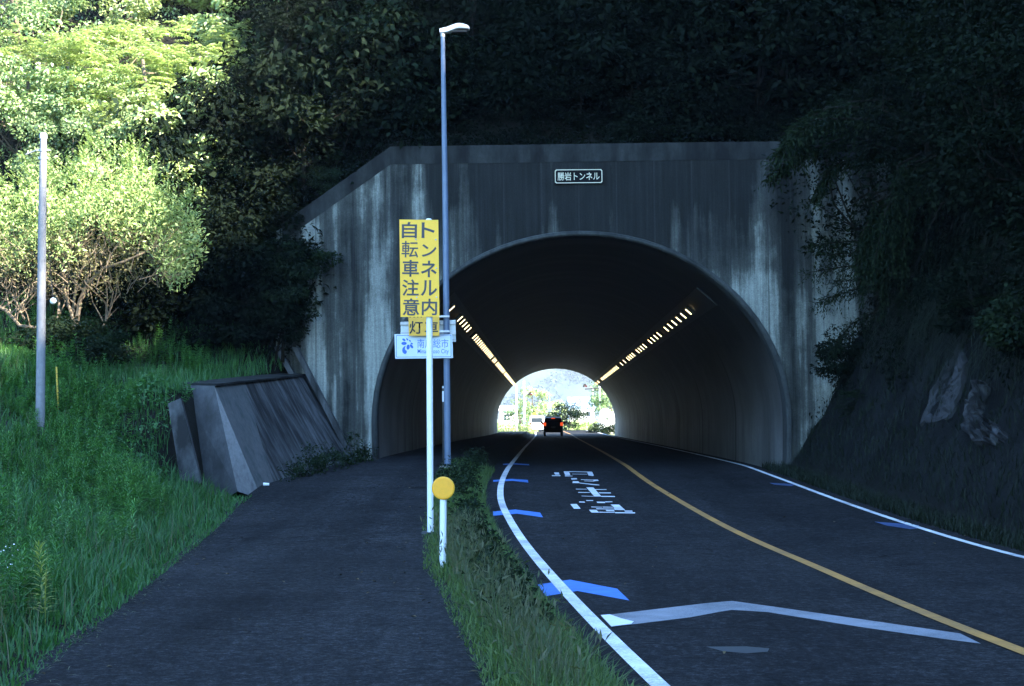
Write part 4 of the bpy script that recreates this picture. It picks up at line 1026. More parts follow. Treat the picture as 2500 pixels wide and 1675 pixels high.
for i in range(16):
    x = -2.6+i*.42; y = 35.2+(i*7 % 5)*.42; s = .9+.12*(i*5 % 7)
    plant('shrub_dark', 'forest_shrub', (x, y, hz(x, y)-.25), i*2.1, (s, s, s), 'dark undergrowth bush on the shaded forest slope above the tunnel', 'bush', 'undergrowth bushes of the shaded slope')
# shrubs along the coping
for i in range(26):
    x = -6+i*.62+g.normal()*.3; y = 34.8+g.uniform(0, 1.0); s = g.choice([.35, .5, .7, 1.0, 1.45])
    plant('shrub_dark', 'hillside_shrub', (x, y, out_z(x)-.35), g.uniform(0, 6), (s*1.1, s, s), 'dark shrub growing just above the top edge of the portal wall', 'shrub', 'shrubs along the top of the portal wall')
# left of the portal: dark understorey trees and shrubs behind the wing wall
for (px, py, Y, key, s, lab) in ((715, 650, 33.2, 'shrub', .85, 'leafy bush overhanging the left edge of the portal wall'), (600, 700, 33.4, 'shrub_dark', 1.5, 'dark bush in the shade behind the leaning wall'),
                                 (505, 640, 34, 'dark0', .62, 'dark tree in the shade right of the pale bush'), (620, 470, 35.5, 'dark1', .72, 'dark tree at the left shoulder of the portal'), (480, 560, 35, 'dark2', .7, 'dark tree behind the right side of the pale bush'),
                                 (420, 700, 33.5, 'shrub_dark', 1.6, 'broad dark bush behind the crest of the grassy bank'), (560, 780, 33.0, 'shrub_dark', 1.3, 'dark bush above the top of the leaning wall'), (300, 770, 33.5, 'shrub_dark', 1.5, 'dark bush under the bare branches of the pale bush'),
                                 (665, 780, 33.1, 'shrub_dark', .8, 'small dark bush at the head of the slope drain'), (60, 700, 34, 'dark3', .8, 'dark tree behind the left side of the pale bush'), (330, 600, 35, 'dark1', .8, 'dark tree hidden behind the middle of the pale bush')):
    c = at(px, py, Y); hh = (3.6 if key.startswith('dark') else .85)*s
    plant(key, 'understorey_bush' if 'shrub' in key else 'understorey_tree', (c.x, c.y, c.z-hh), g.uniform(0, 6), (s, s, s), lab, 'bush' if 'shrub' in key else 'tree')
for i, (px, py, Y, s_) in enumerate(((690, 640, 33.3, .8), (700, 545, 33.9, .55), (640, 640, 33.5, 1.3), (690, 745, 33.1, .8), (610, 560, 34, 1.4), (560, 640, 33.8, 1.3), (795, 440, 34.3, .45))):
    c = at(px, py, Y); plant('shrub_dark' if i % 3 else 'shrub', 'portal_bush', (c.x, c.y, c.z-.85*s_), i*1.3, (s_, s_, s_), 'dark leafy bush hanging over the sloping left shoulder of the portal', 'bush', 'bushes on the left shoulder of the portal')
# right-hand cut: trees above the bare slope and on its crest
GR = 'dark trees on the steep right hand embankment'
LR = 'dark leafy tree in deep shade on the steep right hand embankment'
for (x0, n, ylo, yhi) in ((9.0, 9, 14, 40), (10.6, 10, 8, 44), (12.6, 10, 6, 46), (15, 9, 4, 48), (18.5, 9, 0, 50), (22.5, 9, -4, 52)):
    for i in range(n):
        y = ylo+(yhi-ylo)*i/(n-1)+g.normal()*.5; x = x0+g.normal()*.3; s = g.uniform(.75, 1.05)
        plant('dark%d' % (k % 4), 'embankment_tree', (x, y, hz(x, y)-.7), g.uniform(0, 6.28), (s, s, s), LR, 'tree', GR); k += 1
tree_proto('fern', 1.0, .7, .4, 9, .25, 10, .55, .3, M_L_SHADE, M_BARK_DARK, 209, pin=True, trunk_r=.03)
for i in range(90):
    y = g.uniform(14, 33); d = g.uniform(.5, 6.5)**1.0; x = lerp_table(T_RL, y)+.95+d; z = hz(x, y); s = g.uniform(.45, 1.25)
    u_, v_ = to_px((x, y, z))
    if (2230 < u_ < 2480 and 800 < v_ < 1110) or (d < 2.6 and g.uniform() < .55): continue
    fern = i % 3 == 0
    plant('fern' if fern else ('shrub_dark' if g.uniform() < .6 else 'shrub'), 'slope_fern' if fern else 'slope_shrub', (x, y, z-.35*s), g.uniform(0, 6.28), (s, s, s),
          'feathery fern growing on the shaded right embankment' if fern else 'small dark shrub rooted on the shaded right embankment', 'fern' if fern else 'shrub', 'ferns on the right embankment' if fern else 'shrubs on the right embankment')
# drooping sprays from the right bank across the portal
def spray_tree(name, pts, label, n_leaf, L, mat, droop, seed, cat='branch tree'):
    g = np.random.default_rng(seed); root = thing(name, tuple(pts[0][0]), label, cat)
    parts = []; mb = MB()
    for q in pts:
        q = [Vector(p) for p in q]; mb.tube(q, [.035-.028*i/(len(q)-1) for i in range(len(q))], 5)
        for i in range(len(q)-1):
            for k in range(n_leaf):
                t = g.uniform(0, 1); p = q[i].lerp(q[i+1], t); d = (q[i+1]-q[i]).normalized()
                D = np.array(d)*.8+g.normal(scale=.5, size=3)+np.array([0, 0, -droop]); m = 6; ln = g.uniform(.15, .42)
                D /= np.linalg.norm(D); ts = np.linspace(.1, 1, m)[:, None]; ax = np.array(p)+ts*D*ln-ts**2*np.array([0, 0, droop*ln*.6])
                dd = np.tile(D, (m, 1))+g.normal(scale=.5, size=(m, 3)); parts.append(leaf_arrays(ax, dd, np.tile([0, 0, 1.], (m, 1))+g.normal(scale=.4, size=(m, 3)), np.full(m, L)*g.uniform(.7, 1.3, m), np.full(m, L*.32)))
    V, Fq = merge(parts); link('foliage', np_mesh('foliage', V, Fq, mat), root); mb.build('branches', M_BARK_DARK, root, smooth=True)
Yb = 31.5
spray_tree('drooping_tree', [[at(2330, 590, Yb+.5), at(2200, 585, Yb), at(2080, 588, Yb), at(1985, 598, Yb)], [at(2330, 640, Yb), at(2200, 640, Yb), at(2070, 650, Yb), at(1975, 665, Yb)],
    [at(2330, 690, Yb), at(2200, 690, Yb-.2), at(2090, 705, Yb), at(2000, 735, Yb)], [at(2300, 610, Yb), at(2160, 612, Yb-.4), at(2020, 622, Yb-.3)], [at(2300, 720, Yb), at(2180, 740, Yb), at(2080, 790, Yb), at(2030, 855, Yb)],
    [at(2300, 700, Yb-.4), at(2150, 672, Yb-.4), at(2040, 690, Yb-.4)]], 'dark tree with flat drooping sprays reaching across the right side of the portal', 60, .09, M_L_SHADE, .25, 41, 'tree')
spray_tree('bamboo_clump', [[at(2330, 330, Yb-1), at(2160, 262, Yb-1), at(2020, 262, Yb-1), at(1940, 310, Yb-1), at(1895, 375, Yb-1)], [at(2300, 350, Yb-1), at(2120, 290, Yb-1.2), at(1990, 290, Yb-1.2), at(1930, 340, Yb-1.2)],
    [at(2360, 300, Yb-1), at(2200, 240, Yb-.6), at(2060, 250, Yb-.6), at(1985, 300, Yb-.6), at(1960, 360, Yb-.6)], [at(2250, 400, Yb), at(2080, 330, Yb), at(1960, 370, Yb), at(1880, 430, Yb)], [at(2300, 420, Yb), at(2150, 370, Yb), at(2040, 400, Yb), at(1990, 470, Yb)]],
    'arching clump of fine leaved bamboo hanging over the upper right corner of the portal', 75, .13, M_L_SHADE, .55, 42, 'bamboo')

R_ = random.Random(12)
for i, (px0, py0, Y) in enumerate(((2240, 420, 29), (2330, 520, 28), (2180, 520, 30), (2420, 480, 27), (2470, 620, 26), (2280, 610, 29), (2390, 640, 27))):
    rows = []
    for k in range(7):
        a = (px0+R_.uniform(-50, 90), py0+R_.uniform(-50, 40)); L_ = R_.uniform(110, 260); s_ = R_.uniform(-70, 10)
        rows.append([at(a[0]+60, a[1]-30, Y+.4), at(a[0], a[1], Y), at(a[0]+s_*.6, a[1]+L_*.35, Y-.1), at(a[0]+s_, a[1]+L_, Y-.15)])
    spray_tree('hanging_branches', rows, 'dark drooping branches hanging over the shaded right embankment', 42, .12, M_L_DARK if i % 2 else M_L_SHADE, .9, 60+i, 'branches')
for o in C.objects:
    if o.name.startswith('hanging_branches'): o['group'] = 'drooping branches over the right embankment'

# ------------------------------------------------------------------ grass and weeds (uncountable)
def scatter(n, zone, g):
    """zone: function (u,v arrays)->x,y,z,ok arrays"""
    return zone(g.uniform(0, 1, n), g.uniform(0, 1, n))
def blades(P, h, wd, g, lean=.5):
    n = len(P); a = g.uniform(0, 2*math.pi, n); d = np.stack([np.cos(a), np.sin(a), np.zeros(n)], 1); s = np.stack([-np.sin(a), np.cos(a), np.zeros(n)], 1)
    ln = g.uniform(.1, 1, n)[:, None]*lean*h[:, None]; up = np.array([0, 0, 1.])
    W = wd[:, None]*s*.5
    p1 = P+d*ln*.35+up*h[:, None]*.55; p2 = P+d*ln+up*(h[:, None]*(1-.25*ln/np.maximum(h[:, None], .01)))
    V = np.stack([P-W, P+W, p1+W*.8, p1-W*.8, p2, p2+W*.1], 1).reshape(-1, 3)
    k = np.arange(n)[:, None]*6
    Fq = np.concatenate([k+[0, 1, 2, 3], k+[3, 2, 5, 4]], 0); return V, Fq
HZ_CACHE = {}
def hz_arr(X, Y):
    return np.array([hz(float(x), float(y)) for x, y in zip(X, Y)])
g = np.random.default_rng(5)
# left bank
n = 64000
Y = 7.5+26.0*g.uniform(0, 1, n)**1.15; d = g.uniform(0, 1, n)**1.35*9.0-.12
X = np.array([sl_(float(y)) for y in Y])-d
keep = ~((Y > 25.3) & (d < 1.38)) & (X > -.42*Y-1.5); X, Y, d = X[keep], Y[keep], d[keep]
Z = hz_arr(np.where(d < .03, X-.15, X), Y); Z = np.maximum(Z, np.array([z_walk(float(y)) for y in Y])-.02)
hh = g.uniform(.14, .42, len(X))*np.clip(.35+d*1.2, .35, 1)*(1+.35*np.sin(X*1.3)*np.cos(Y*.9))
V, Fq = blades(np.stack([X, Y, Z-.03], 1), hh, g.uniform(.009, .02, len(X)), g, .8)
o = link('grass', np_mesh('grass', V, Fq, M_GRASS)); prop(o, 'long green grass covering the left bank beside the path', 'grass', kind='stuff')
n = 2600; Y = 8+22*g.uniform(0, 1, n); d = g.uniform(.05, 6, n); X = np.array([sl_(float(y)) for y in Y])-d; keep = ~((Y > 24.6) & (d < 1.9)); X, Y = X[keep], Y[keep]
V, Fq = blades(np.stack([X, Y, hz_arr(X, Y)-.02], 1), g.uniform(.25, .6, len(X)), g.uniform(.004, .009, len(X)), g, .9)
o = link('dry_stalks', np_mesh('dry_stalks', V, Fq, M_GRASS_DRY)); prop(o, 'straw coloured dry stalks mixed into the grass of the left bank', 'grass', kind='stuff')
# leafy weeds on the left bank
def weed_patch(name, pts, hts, g, mat, whorls=11, per=5, L=.11, W=.17):
    parts = []; Ps = []; Ds = []; Ns = []; Ls = []; Ws = []
    for (x, y, z), h in zip(pts, hts):
        tx, ty = g.normal(scale=.14, size=2); k = whorls*per; t = np.repeat(np.linspace(.18, 1, whorls), per); a = np.tile(np.arange(per)*2*math.pi/per, whorls)+t*9+g.uniform(0, 6)
        ax = np.stack([x+tx*h*t, y+ty*h*t, z+h*t], 1); up = .25+.9*t**3
        Ds.append(np.stack([np.cos(a), np.sin(a), up], 1)+g.normal(scale=.12, size=(k, 3))); Ns.append(np.stack([-np.cos(a)*up, -np.sin(a)*up, np.ones(k)], 1)); Ps.append(ax)
        l = L*(1.15-.55*t)*g.uniform(.8, 1.2, k)*(.7+.5*h); Ls.append(l); Ws.append(l*W)
    parts.append(leaf_arrays(np.concatenate(Ps), np.concatenate(Ds), np.concatenate(Ns), np.concatenate(Ls), np.concatenate(Ws), .1))
    pts = np.array(pts); hts = np.array(hts); Vs, Fs = blades(pts, hts, np.full(len(pts), .010), g, .1); parts.append((Vs, Fs))
    return merge(parts)
def bank_pts(n, dlo, dhi, ylo, yhi, g):
    Y = g.uniform(ylo, yhi, n); d = g.uniform(dlo, dhi, n); X = np.array([sl_(float(y)) for y in Y])-d
    ok = ~((Y > 25.2) & (d < 1.9)) & (X > -.42*Y-1); X, Y = X[ok], Y[ok]; return list(zip(X, Y, hz_arr(X, Y)-.03))
pts = bank_pts(1500, .6, 6.5, 12.5, 27, g)+bank_pts(1300, .9, 9, 20, 33, g)+bank_pts(260, .5, 3, 9, 14, g)
cl = [math.sin(p[0]*1.7+p[1]*.6)+math.sin(p[1]*1.1-p[0]*.5) for p in pts]
pts = [p for p, c in zip(pts, cl) if c > -.55]
V, Fq = weed_patch('weeds', pts, g.uniform(.25, .80, len(pts))*np.array([.75+.25*math.sin(p[0]*2.3+p[1]) for p in pts]), g, M_WEED, L=.13)
o = link('weeds', np_mesh('weeds', V, Fq, M_WEED)); prop(o, 'tall narrow leaved weeds crowding the left bank', 'weeds', kind='stuff')
# a few plants that stand out
for px, py, Y, h, mt, lab in ((110, 1470, 11.6, .50, M_WEED_LIT, 'single weed stalk coloured bright as if sunlit in the foreground grass'), (42, 1240, 15.5, .62, M_WEED, 'tall feathery weed near the left edge of the bank'),
                          (115, 1250, 15.8, .6, M_WEED, 'tall feathery weed below the foot of the pale pole'), (152, 1265, 16.2, .5, M_WEED, 'shorter feathery weed just right of the two tall ones'),
                          (318, 1290, 17.3, .5, M_WEED, 'bushy weed standing midway along the left bank')):
    p = at(px, py, Y); z = hz(p.x, p.y); t = thing('weed_plant', (p.x, p.y, z), lab, 'weed', 'single tall weeds on the left bank')
    V, Fq = weed_patch('w', [(p.x, p.y, z)], [h+.15], g, mt, 16, 6, .14, .14); link('leaves', np_mesh('leaves', V, Fq, mt), t)
    mb = MB(); mb.tube([(p.x, p.y, z-.05), (p.x, p.y, z+h*.9)], [.006, .003], 5); mb.build('stem', mt, t)
# tiny white flowers low on the left
P = []
for i in range(26):
    p = at(g.normal(30, 22), g.normal(1350, 40), 13.3+g.normal()*.3); P.append((p.x, p.y, hz(p.x, p.y)+g.uniform(.2, .45)))
P = np.array(P); a = g.normal(size=P.shape); V, Fq = leaf_arrays(P, a, np.tile([0, -1., .8], (len(P), 1)), np.full(len(P), .018), np.full(len(P), .014))
o = link('white_flowers', np_mesh('white_flowers', V, Fq, M_PETAL_GLARE)); prop(o, 'sprinkle of tiny white flowers low on the bank at the left edge', 'flowers', kind='stuff')
# strip between path and road
def strip_pts(n, ylo, yhi, g, pw=1.3, ov=.12):
    Y = ylo+(yhi-ylo)*g.uniform(0, 1, n)**pw; u = g.uniform(0, 1, n)
    a = np.array([sr_(float(y)) for y in Y])-ov; b_ = np.array([road_l(float(y)) for y in Y])+ov*1.2
    X = a+(b_-a)*u; z = np.array([z_walk(float(y)) for y in Y])*(1-u)+np.array([z_road(float(y)) for y in Y])*u
    return X, Y, z, u
X, Y, Z, u = strip_pts(26000, 7.5, 33.5, g)
hh = g.uniform(.08, .30, len(X))*(1.2-.7*np.abs(u-.4))*np.where(Y < 11, 1.1, 1)*np.clip(.25+u*2.2, .25, 1)*.85
V, Fq = blades(np.stack([X, Y, Z-.02], 1), hh, g.uniform(.006, .013, len(X)), g, 1.1)
o = link('strip_grass', np_mesh('strip_grass', V, Fq, M_GRASS_STRIP)); prop(o, 'rough grass on the narrow strip between path and road', 'grass', kind='stuff')
X, Y, Z, u = strip_pts(5200, 8, 20, g, 1.0, .05); k = (u < .68) & (u > .22)
X, Y, Z = X[k], Y[k], Z[k]; V, Fq = blades(np.stack([X, Y, Z], 1), g.uniform(.25, .48, len(X)), g.uniform(.004, .008, len(X)), g, .8)
P2 = V.reshape(-1, 6, 3)[:, 4]; kk = g.uniform(size=len(P2)) < .35; P2 = P2[kk]
Vh, Fh = leaf_arrays(P2-np.array([0, 0, .05]), g.normal(scale=.5, size=P2.shape)+[0, 0, .9], g.normal(size=P2.shape), np.full(len(P2), .085), np.full(len(P2), .02))
V, Fq = merge([(V, Fq), (Vh, Fh)])
o = link('seeding_grass', np_mesh('seeding_grass', V, Fq, M_GRASS_DRY)); prop(o, 'straw coloured seeding grass along the path side of the strip', 'grass', kind='stuff')
# dark creeping plants on the road side of the strip and around the lamp foot
cl = []
for i in range(190):
    y = g.uniform(10.5, 33.6); uu = g.uniform(.6, .98) if y < 24 else g.uniform(.15, 1.0); x = sr_(y)+(road_l(y)-.12-sr_(y))*uu
    hgt = .06+.16*g.uniform()*(1 if y < 24 else 2.4); cl.append((x, y, z_road(y)+hgt, g.uniform(.12, .26)))
V, Fq = crown_leaves(np.array(cl), 46, .07, .6, g, .2, .8)
o = link('creepers', np_mesh('creepers', V, Fq, M_L_SHADE)); prop(o, 'dark low creeping plants along the road side of the strip', 'ground cover', kind='stuff')
cl = []
for i in range(150):
    y = g.uniform(24.2, 27.4); d = g.uniform(1.45, 3.2); x = sl_(y)-d; cl.append((x, y-.05, hz(x, y)+g.uniform(-.1, .15), g.uniform(.12, .3)))
V, Fq = crown_leaves(np.array(cl), 60, .10, .3, g, .3, .9)
o = link('bank_creepers', np_mesh('bank_creepers', V, Fq, M_GRASS)); prop(o, 'green leafy growth tumbling down the bank at the end of the leaning wall', 'ground cover', kind='stuff')
# path edge litter of dry grass
X = []; Y = []
for i in range(900):
    y = g.uniform(8, 25); X.append(sl_(y)+abs(g.normal())*.12); Y.append(y)
X, Y = np.array(X), np.array(Y); Z = np.array([z_walk(float(y)) for y in Y])+.006; a = g.uniform(0, 6.28, len(X))
V, Fq = leaf_arrays(np.stack([X, Y, Z], 1), np.stack([np.cos(a), np.sin(a), np.full(len(a), .05)], 1), np.tile([0, 0, 1.], (len(a), 1)), g.uniform(.03, .14, len(a)), np.full(len(a), .006))
o = link('dry_grass_litter', np_mesh('dry_grass_litter', V, Fq, M_GRASS_DRY)); prop(o, 'dry grass clippings scattered along the left edge of the path', 'dry grass', kind='stuff')
X = []; Y = []
for i in range(170):
    y = g.uniform(8.5, 30); side = g.uniform()
    if side < .6: a, b_ = sl_(y), sr_(y); t = g.choice([g.uniform(0, .2), g.uniform(.75, 1), g.uniform(0, 1)])
    else: a, b_ = road_l(y), road_r(y); t = g.choice([g.uniform(0, .06), g.uniform(.95, 1), g.uniform(0, 1)])
    X.append(a+(b_-a)*t); Y.append(y+(1000 if side >= .6 else 0))
X, Y = np.array(X), np.array(Y); rd = Y > 500; Y = np.where(rd, Y-1000, Y); Z = np.array([z_road(float(y)) if r else z_walk(float(y)) for y, r in zip(Y, rd)])+.012; a = g.uniform(0, 6.28, len(X))
V, Fq = leaf_arrays(np.stack([X, Y, Z], 1), np.stack([np.cos(a), np.sin(a), g.normal(scale=.15, size=len(a))], 1), np.tile([0, 0, 1.], (len(a), 1)), g.uniform(.03, .075, len(a)), g.uniform(.015, .035, len(a)))
M_DEAD = leaf_mat('fallen_leaf', (.03, .022, .012), (.16, .12, .06), 0, .8, .1)
o = link('fallen_leaves', np_mesh('fallen_leaves', V, Fq, M_DEAD)); prop(o, 'few fallen leaves scattered over the path and the road edge', 'leaves', kind='stuff')
# at the foot of the leaning wall
cl = []
for i in range(70):
    t = g.uniform(.1, 1); p = BR.lerp(B1, t); cl.append((p.x+.12+g.normal()*.08, p.y, z_walk(p.y)+g.uniform(.02, .3)*(1 if i % 4 else 2.2), g.uniform(.08, .22)))
V, Fq = crown_leaves(np.array(cl), 40, .07, .45, g, .1, 1.0)
o = link('wall_foot_weeds', np_mesh('wall_foot_weeds', V, Fq, M_L_SHADE)); prop(o, 'dim weeds growing along the foot of the leaning wall', 'weeds', kind='stuff')
# right verge and foot of the cut
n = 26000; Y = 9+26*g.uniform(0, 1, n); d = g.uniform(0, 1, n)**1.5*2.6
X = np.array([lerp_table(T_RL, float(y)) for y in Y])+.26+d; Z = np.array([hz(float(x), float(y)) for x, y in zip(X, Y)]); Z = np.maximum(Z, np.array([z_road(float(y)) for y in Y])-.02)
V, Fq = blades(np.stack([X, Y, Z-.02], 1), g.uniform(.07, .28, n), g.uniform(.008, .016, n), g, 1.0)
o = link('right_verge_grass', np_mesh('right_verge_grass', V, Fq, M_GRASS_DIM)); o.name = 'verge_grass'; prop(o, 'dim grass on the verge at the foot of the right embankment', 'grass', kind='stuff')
cl = []
for i in range(1700):
    y = g.uniform(9, 34); d = 1.0+g.uniform(0, 1)**.7*6.5; x = lerp_table(T_RL, y)+.4+d; z = hz(x, y); dens = math.sin(x*1.3+y*.7)+math.sin(y*1.9-x)
    u_, v_ = to_px((x, y, z))
    if (d < 1.6 and dens < .75) or dens < -.9 or (2225 < u_ < 2480 and 820 < v_ < 1120): continue
    cl.append((x-.1, y, z+.05, g.uniform(.2, .45)))
V, Fq = crown_leaves(np.array(cl), 60, .10, .35, g, .9, .9)
o = link('slope_creepers', np_mesh('slope_creepers', V, Fq, M_L_DARK)); prop(o, 'dark creepers and ferns covering the right embankment', 'ground cover', kind='stuff')
cl = []
for i in range(620):
    x = g.uniform(-6, 9); y = 34.15+abs(g.normal())*1.4; cl.append((x, y, hz(x, max(y, 34.05))+g.uniform(.02, .28), g.uniform(.15, .36)))
V, Fq = crown_leaves(np.array(cl), 46, .10, .45, g, .5, .8)
o = link('ground_ivy', np_mesh('ground_ivy', V, Fq, M_L_DARK)); prop(o, 'dark ivy covering the ground just behind the top of the portal wall', 'ground cover', kind='stuff')
# long grass hanging down the cut, on the right
P = []; D = []; 
n = 5200; px = g.uniform(2120, 2560, n); Yq = g.uniform(21, 31, n)
pts = []
for i in range(n):
    y = Yq[i]; x = 8.0+g.uniform(0, 2.8); pts.append((x, y, hz(x, y)+.1))
P = np.array(pts); a = g.normal(scale=.35, size=n); L = g.uniform(.5, 1.2, n)
p1 = P+np.stack([-.22*L, a*L*.4, .16*L], 1); p2 = P+np.stack([-.45*L, a*L*.8, -.15*L], 1); p3 = P+np.stack([-.55*L, a*L, -.75*L], 1)
W = np.stack([np.zeros(n), np.full(n, .006), np.zeros(n)], 1)
V = np.stack([P-W, P+W, p1+W, p1-W, p2+W, p2-W, p3+W*.2, p3-W*.2], 1).reshape(-1, 3); k = np.arange(n)[:, None]*8
Fq = np.concatenate([k+[0, 1, 2, 3], k+[3, 2, 4, 5], k+[5, 4, 6, 7]], 0)
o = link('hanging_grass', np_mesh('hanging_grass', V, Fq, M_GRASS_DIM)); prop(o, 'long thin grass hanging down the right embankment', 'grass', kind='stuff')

# ================================================================== BEYOND THE TUNNEL
def at_g(px, Y, z=None):
    p = at(px, 1040, Y); return Vector((p.x, Y, z_road(Y)-.1 if z is None else z))
# far wooded mountain
M_FAR = soil('far_woodland', (.02, .03, .03), (.05, .065, .05), .012)
K_ = 2.4; HXf = np.linspace(-500, 700, 90); HYf = np.linspace(600, 1500, 40); V = []
for y in HYf:
    for x in HXf:
        t = (y-600)/900; z = -2+250*ss(0, .55, t)*(.75+.25*math.sin(x*.008+1))+14*math.sin(x*.05+y*.02)*ss(0, .2, t)+9*math.sin(x*.11-y*.07)*ss(0, .2, t)
        V.append((x*K_, y*K_, z*K_))
nx = len(HXf); Fq = [(j*nx+i, j*nx+i+1, (j+1)*nx+i+1, (j+1)*nx+i) for j in range(len(HYf)-1) for i in range(nx-1)]
o = link('far_hill', np_mesh('far_hill', V, Fq, M_FAR, smooth=True)); prop(o, kind='structure')
g = np.random.default_rng(9)
n = 2600; X = g.uniform(-60, 130, n); Yh = g.uniform(620, 1000, n); cl = []
for x, y in zip(X, Yh):
    t = (y-600)/900; z = -2+250*ss(0, .55, t)*(.75+.25*math.sin(x*.008+1)); cl.append((x*K_, y*K_, z*K_+3, g.uniform(5, 12)))
V, Fq = crown_leaves(np.array(cl), 26, 4.5, .7, g, .2, .9)
M_FARLEAF = leaf_mat('far_tree_leaf', (.018, .03, .028), (.06, .08, .055), .1, .7, .1)
o = link('far_wood', np_mesh('far_wood', V, Fq, M_FARLEAF)); prop(o, 'hazy pale wooded mountainside far beyond the tunnel', 'woodland', kind='stuff')
# vegetation at the exit
tree_proto('exit0', 5.0, 2.0, 1.9, 30, .75, 60, .28, .6, M_L_SUN, M_BARK, 301)
tree_proto('exit1', 5.0, 1.9, 2.1, 30, .75, 60, .28, .6, M_L_DEEP, M_BARK, 302)
tree_proto('exit_bush', 1.6, 1.4, .8, 26, .5, 60, .2, .6, M_L_SUN, M_BARK, 303, trunk_r=.04)
tree_proto('exit_dark', 1.9, 1.4, .95, 26, .5, 70, .2, .55, M_L_SHADE, M_BARK, 304, trunk_r=.04)
tree_proto('pale_shrub', 2.4, 1.1, 1.3, 30, .42, 90, .16, .6, M_PETAL_GLARE, M_BARK, 305, trunk_r=.04)  # white leaf colour stands in for overexposed sunlight on the shrub
for key, px, py, Y, s, nm, lab in (
    ('exit0', 1303, 985, 190, 1.15, 'roadside_tree', 'yellow green roadside tree seen through the tunnel, behind the white van'),
    ('exit1', 1272, 1025, 175, .95, 'roadside_tree', 'dark green tree seen through the tunnel between the two white poles'),
    ('exit0', 1333, 1010, 200, .85, 'roadside_tree', 'sunlit tree seen through the tunnel above the roof of the dark car'),
    ('exit0', 1355, 1005, 215, .9, 'roadside_tree', 'sunlit tree seen through the tunnel beside the blue grey pole'),
    ('exit_bush', 1280, 1052, 130, .8, 'roadside_bush', 'sunlit bush at the left side of the far tunnel mouth'),
    ('exit_bush', 1229, 1050, 140, 1.0, 'roadside_bush', 'yellow green bush against the left jamb of the far tunnel mouth'),
    ('exit_dark', 1386, 1018, 160, 1.5, 'roadside_bush', 'dark green bush seen through the tunnel right of the dark car'),
    ('exit_bush', 1400, 1045, 165, 1.25, 'roadside_bush', 'low sunlit bush right of the dark car'),
    ('exit_bush', 1425, 1045, 170, 1.3, 'roadside_bush', 'low sunlit bush in the middle of the row right of the dark car'),
    ('exit_bush', 1448, 1047, 165, 1.2, 'roadside_bush', 'low sunlit bush at the foot of the right hand white pole'),
    ('exit_dark', 1465, 1052, 135, .75, 'roadside_bush', 'dark bush at the foot of the white shrub by the far tunnel mouth'),
    ('exit_dark', 1492, 1054, 135, .7, 'roadside_bush', 'dark bush between the white shrub and the right jamb of the far mouth'),
    ('pale_shrub', 1482, 1030, 140, .95, 'glare_shrub', 'shrub coloured white for sun glare by the right jamb of the far tunnel mouth'),
    ('exit1', 1496, 1000, 150, 1.0, 'roadside_tree', 'dark tree against the upper right of the far tunnel mouth'),
    ('exit1', 1468, 965, 155, .8, 'roadside_tree', 'dark tree behind the right hand pole at the far tunnel mouth')):
    c = at(px, py, Y); cz = {'exit0': 3.2, 'exit1': 3.0, 'exit_bush': .9, 'exit_dark': 1.0, 'pale_shrub': 1.25}[key]*s
    plant(key, nm, (c.x, Y, c.z-cz), g.uniform(0, 6), (s, s, s), lab, 'tree' if 'tree' in nm else 'shrub')
M_WALLW = paint('white_render', (.75, .75, .73), .8, .06); M_ROOFB = paint('blue_grey_roof', (.16, .22, .32), .5, .12); M_GLASS = paint('dark_glass', (.03, .04, .05), .1, .1)
def house(name, px0, px1, py_eave, py_roof, Y, depth, label, roofm):
    a, b_ = at_g(px0, Y), at_g(px1, Y); e = at(px0, py_eave, Y).z; r_ = at(px0, py_roof, Y).z; zb = z_road(Y)-.14
    t = thing(name, ((a.x+b_.x)/2, Y, zb), label, 'building'); mb = MB(); mb.box((a.x, Y, zb), (b_.x, Y+depth, e)); mb.build('wall', M_WALLW, t)
    mb = MB(); o_ = .4; P = [(a.x-o_, Y-o_, e), (b_.x+o_, Y-o_, e), (b_.x+o_, Y+depth+o_, e), (a.x-o_, Y+depth+o_, e), (a.x-o_, Y+depth/2, r_), (b_.x+o_, Y+depth/2, r_)]
    mb.faces(P, [(0, 1, 5, 4), (2, 3, 4, 5), (0, 4, 3), (1, 2, 5), (3, 2, 1, 0)]); mb.build('roof', roofm, t)
    n = max(1, int((b_.x-a.x)/2.5)); hgt = e-zb
    for i in range(n):
        x = a.x+(b_.x-a.x)*(i+.5)/n; mb = MB(); mb.box((x-.45, Y-.04, zb+hgt*.45), (x+.45, Y+.02, zb+hgt*.78)); mb.build('window', M_GLASS, t)
house('white_house', 1219, 1256, 1003, 990, 230, 8, 'white house seen at the left through the tunnel', M_WALLW)
house('warehouse', 1392, 1452, 996, 968, 330, 14, 'long white hall with a blue grey roof seen through the tunnel', M_ROOFB)
def pole_thing(name, px, pyt, Y, r, mat, label, group=None):
    b_ = at_g(px, Y); t = thing(name, tuple(b_), label, 'pole', group); tp_ = at(px, pyt, Y)
    mb = MB(); mb.tube([b_-Vector((0, 0, .3)), Vector((b_.x, Y, tp_.z))], [r, r*.85], 10); mb.build('shaft', mat, t, smooth=True); return t, tp_
t, tp_ = pole_thing('roadside_pole', 1261, 942, 150, .11, M_POLE_WHITE, 'white pole seen through the tunnel at the far left')
t, tp_ = pole_thing('roadside_pole', 1280, 930, 152, .11, M_POLE_WHITE, 'taller white pole seen through the tunnel carrying a signal arm')
a = at(1280, 961, 152); mb = MB(); mb.tube([a, at(1300, 961, 152)], .05, 8); mb.build('arm', M_POLE_WHITE, t)
t, tp_ = pole_thing('roadside_pole', 1341.5, 960, 185, .09, M_POLE_BLUE, 'blue grey pole with a thick box seen above the dark car')
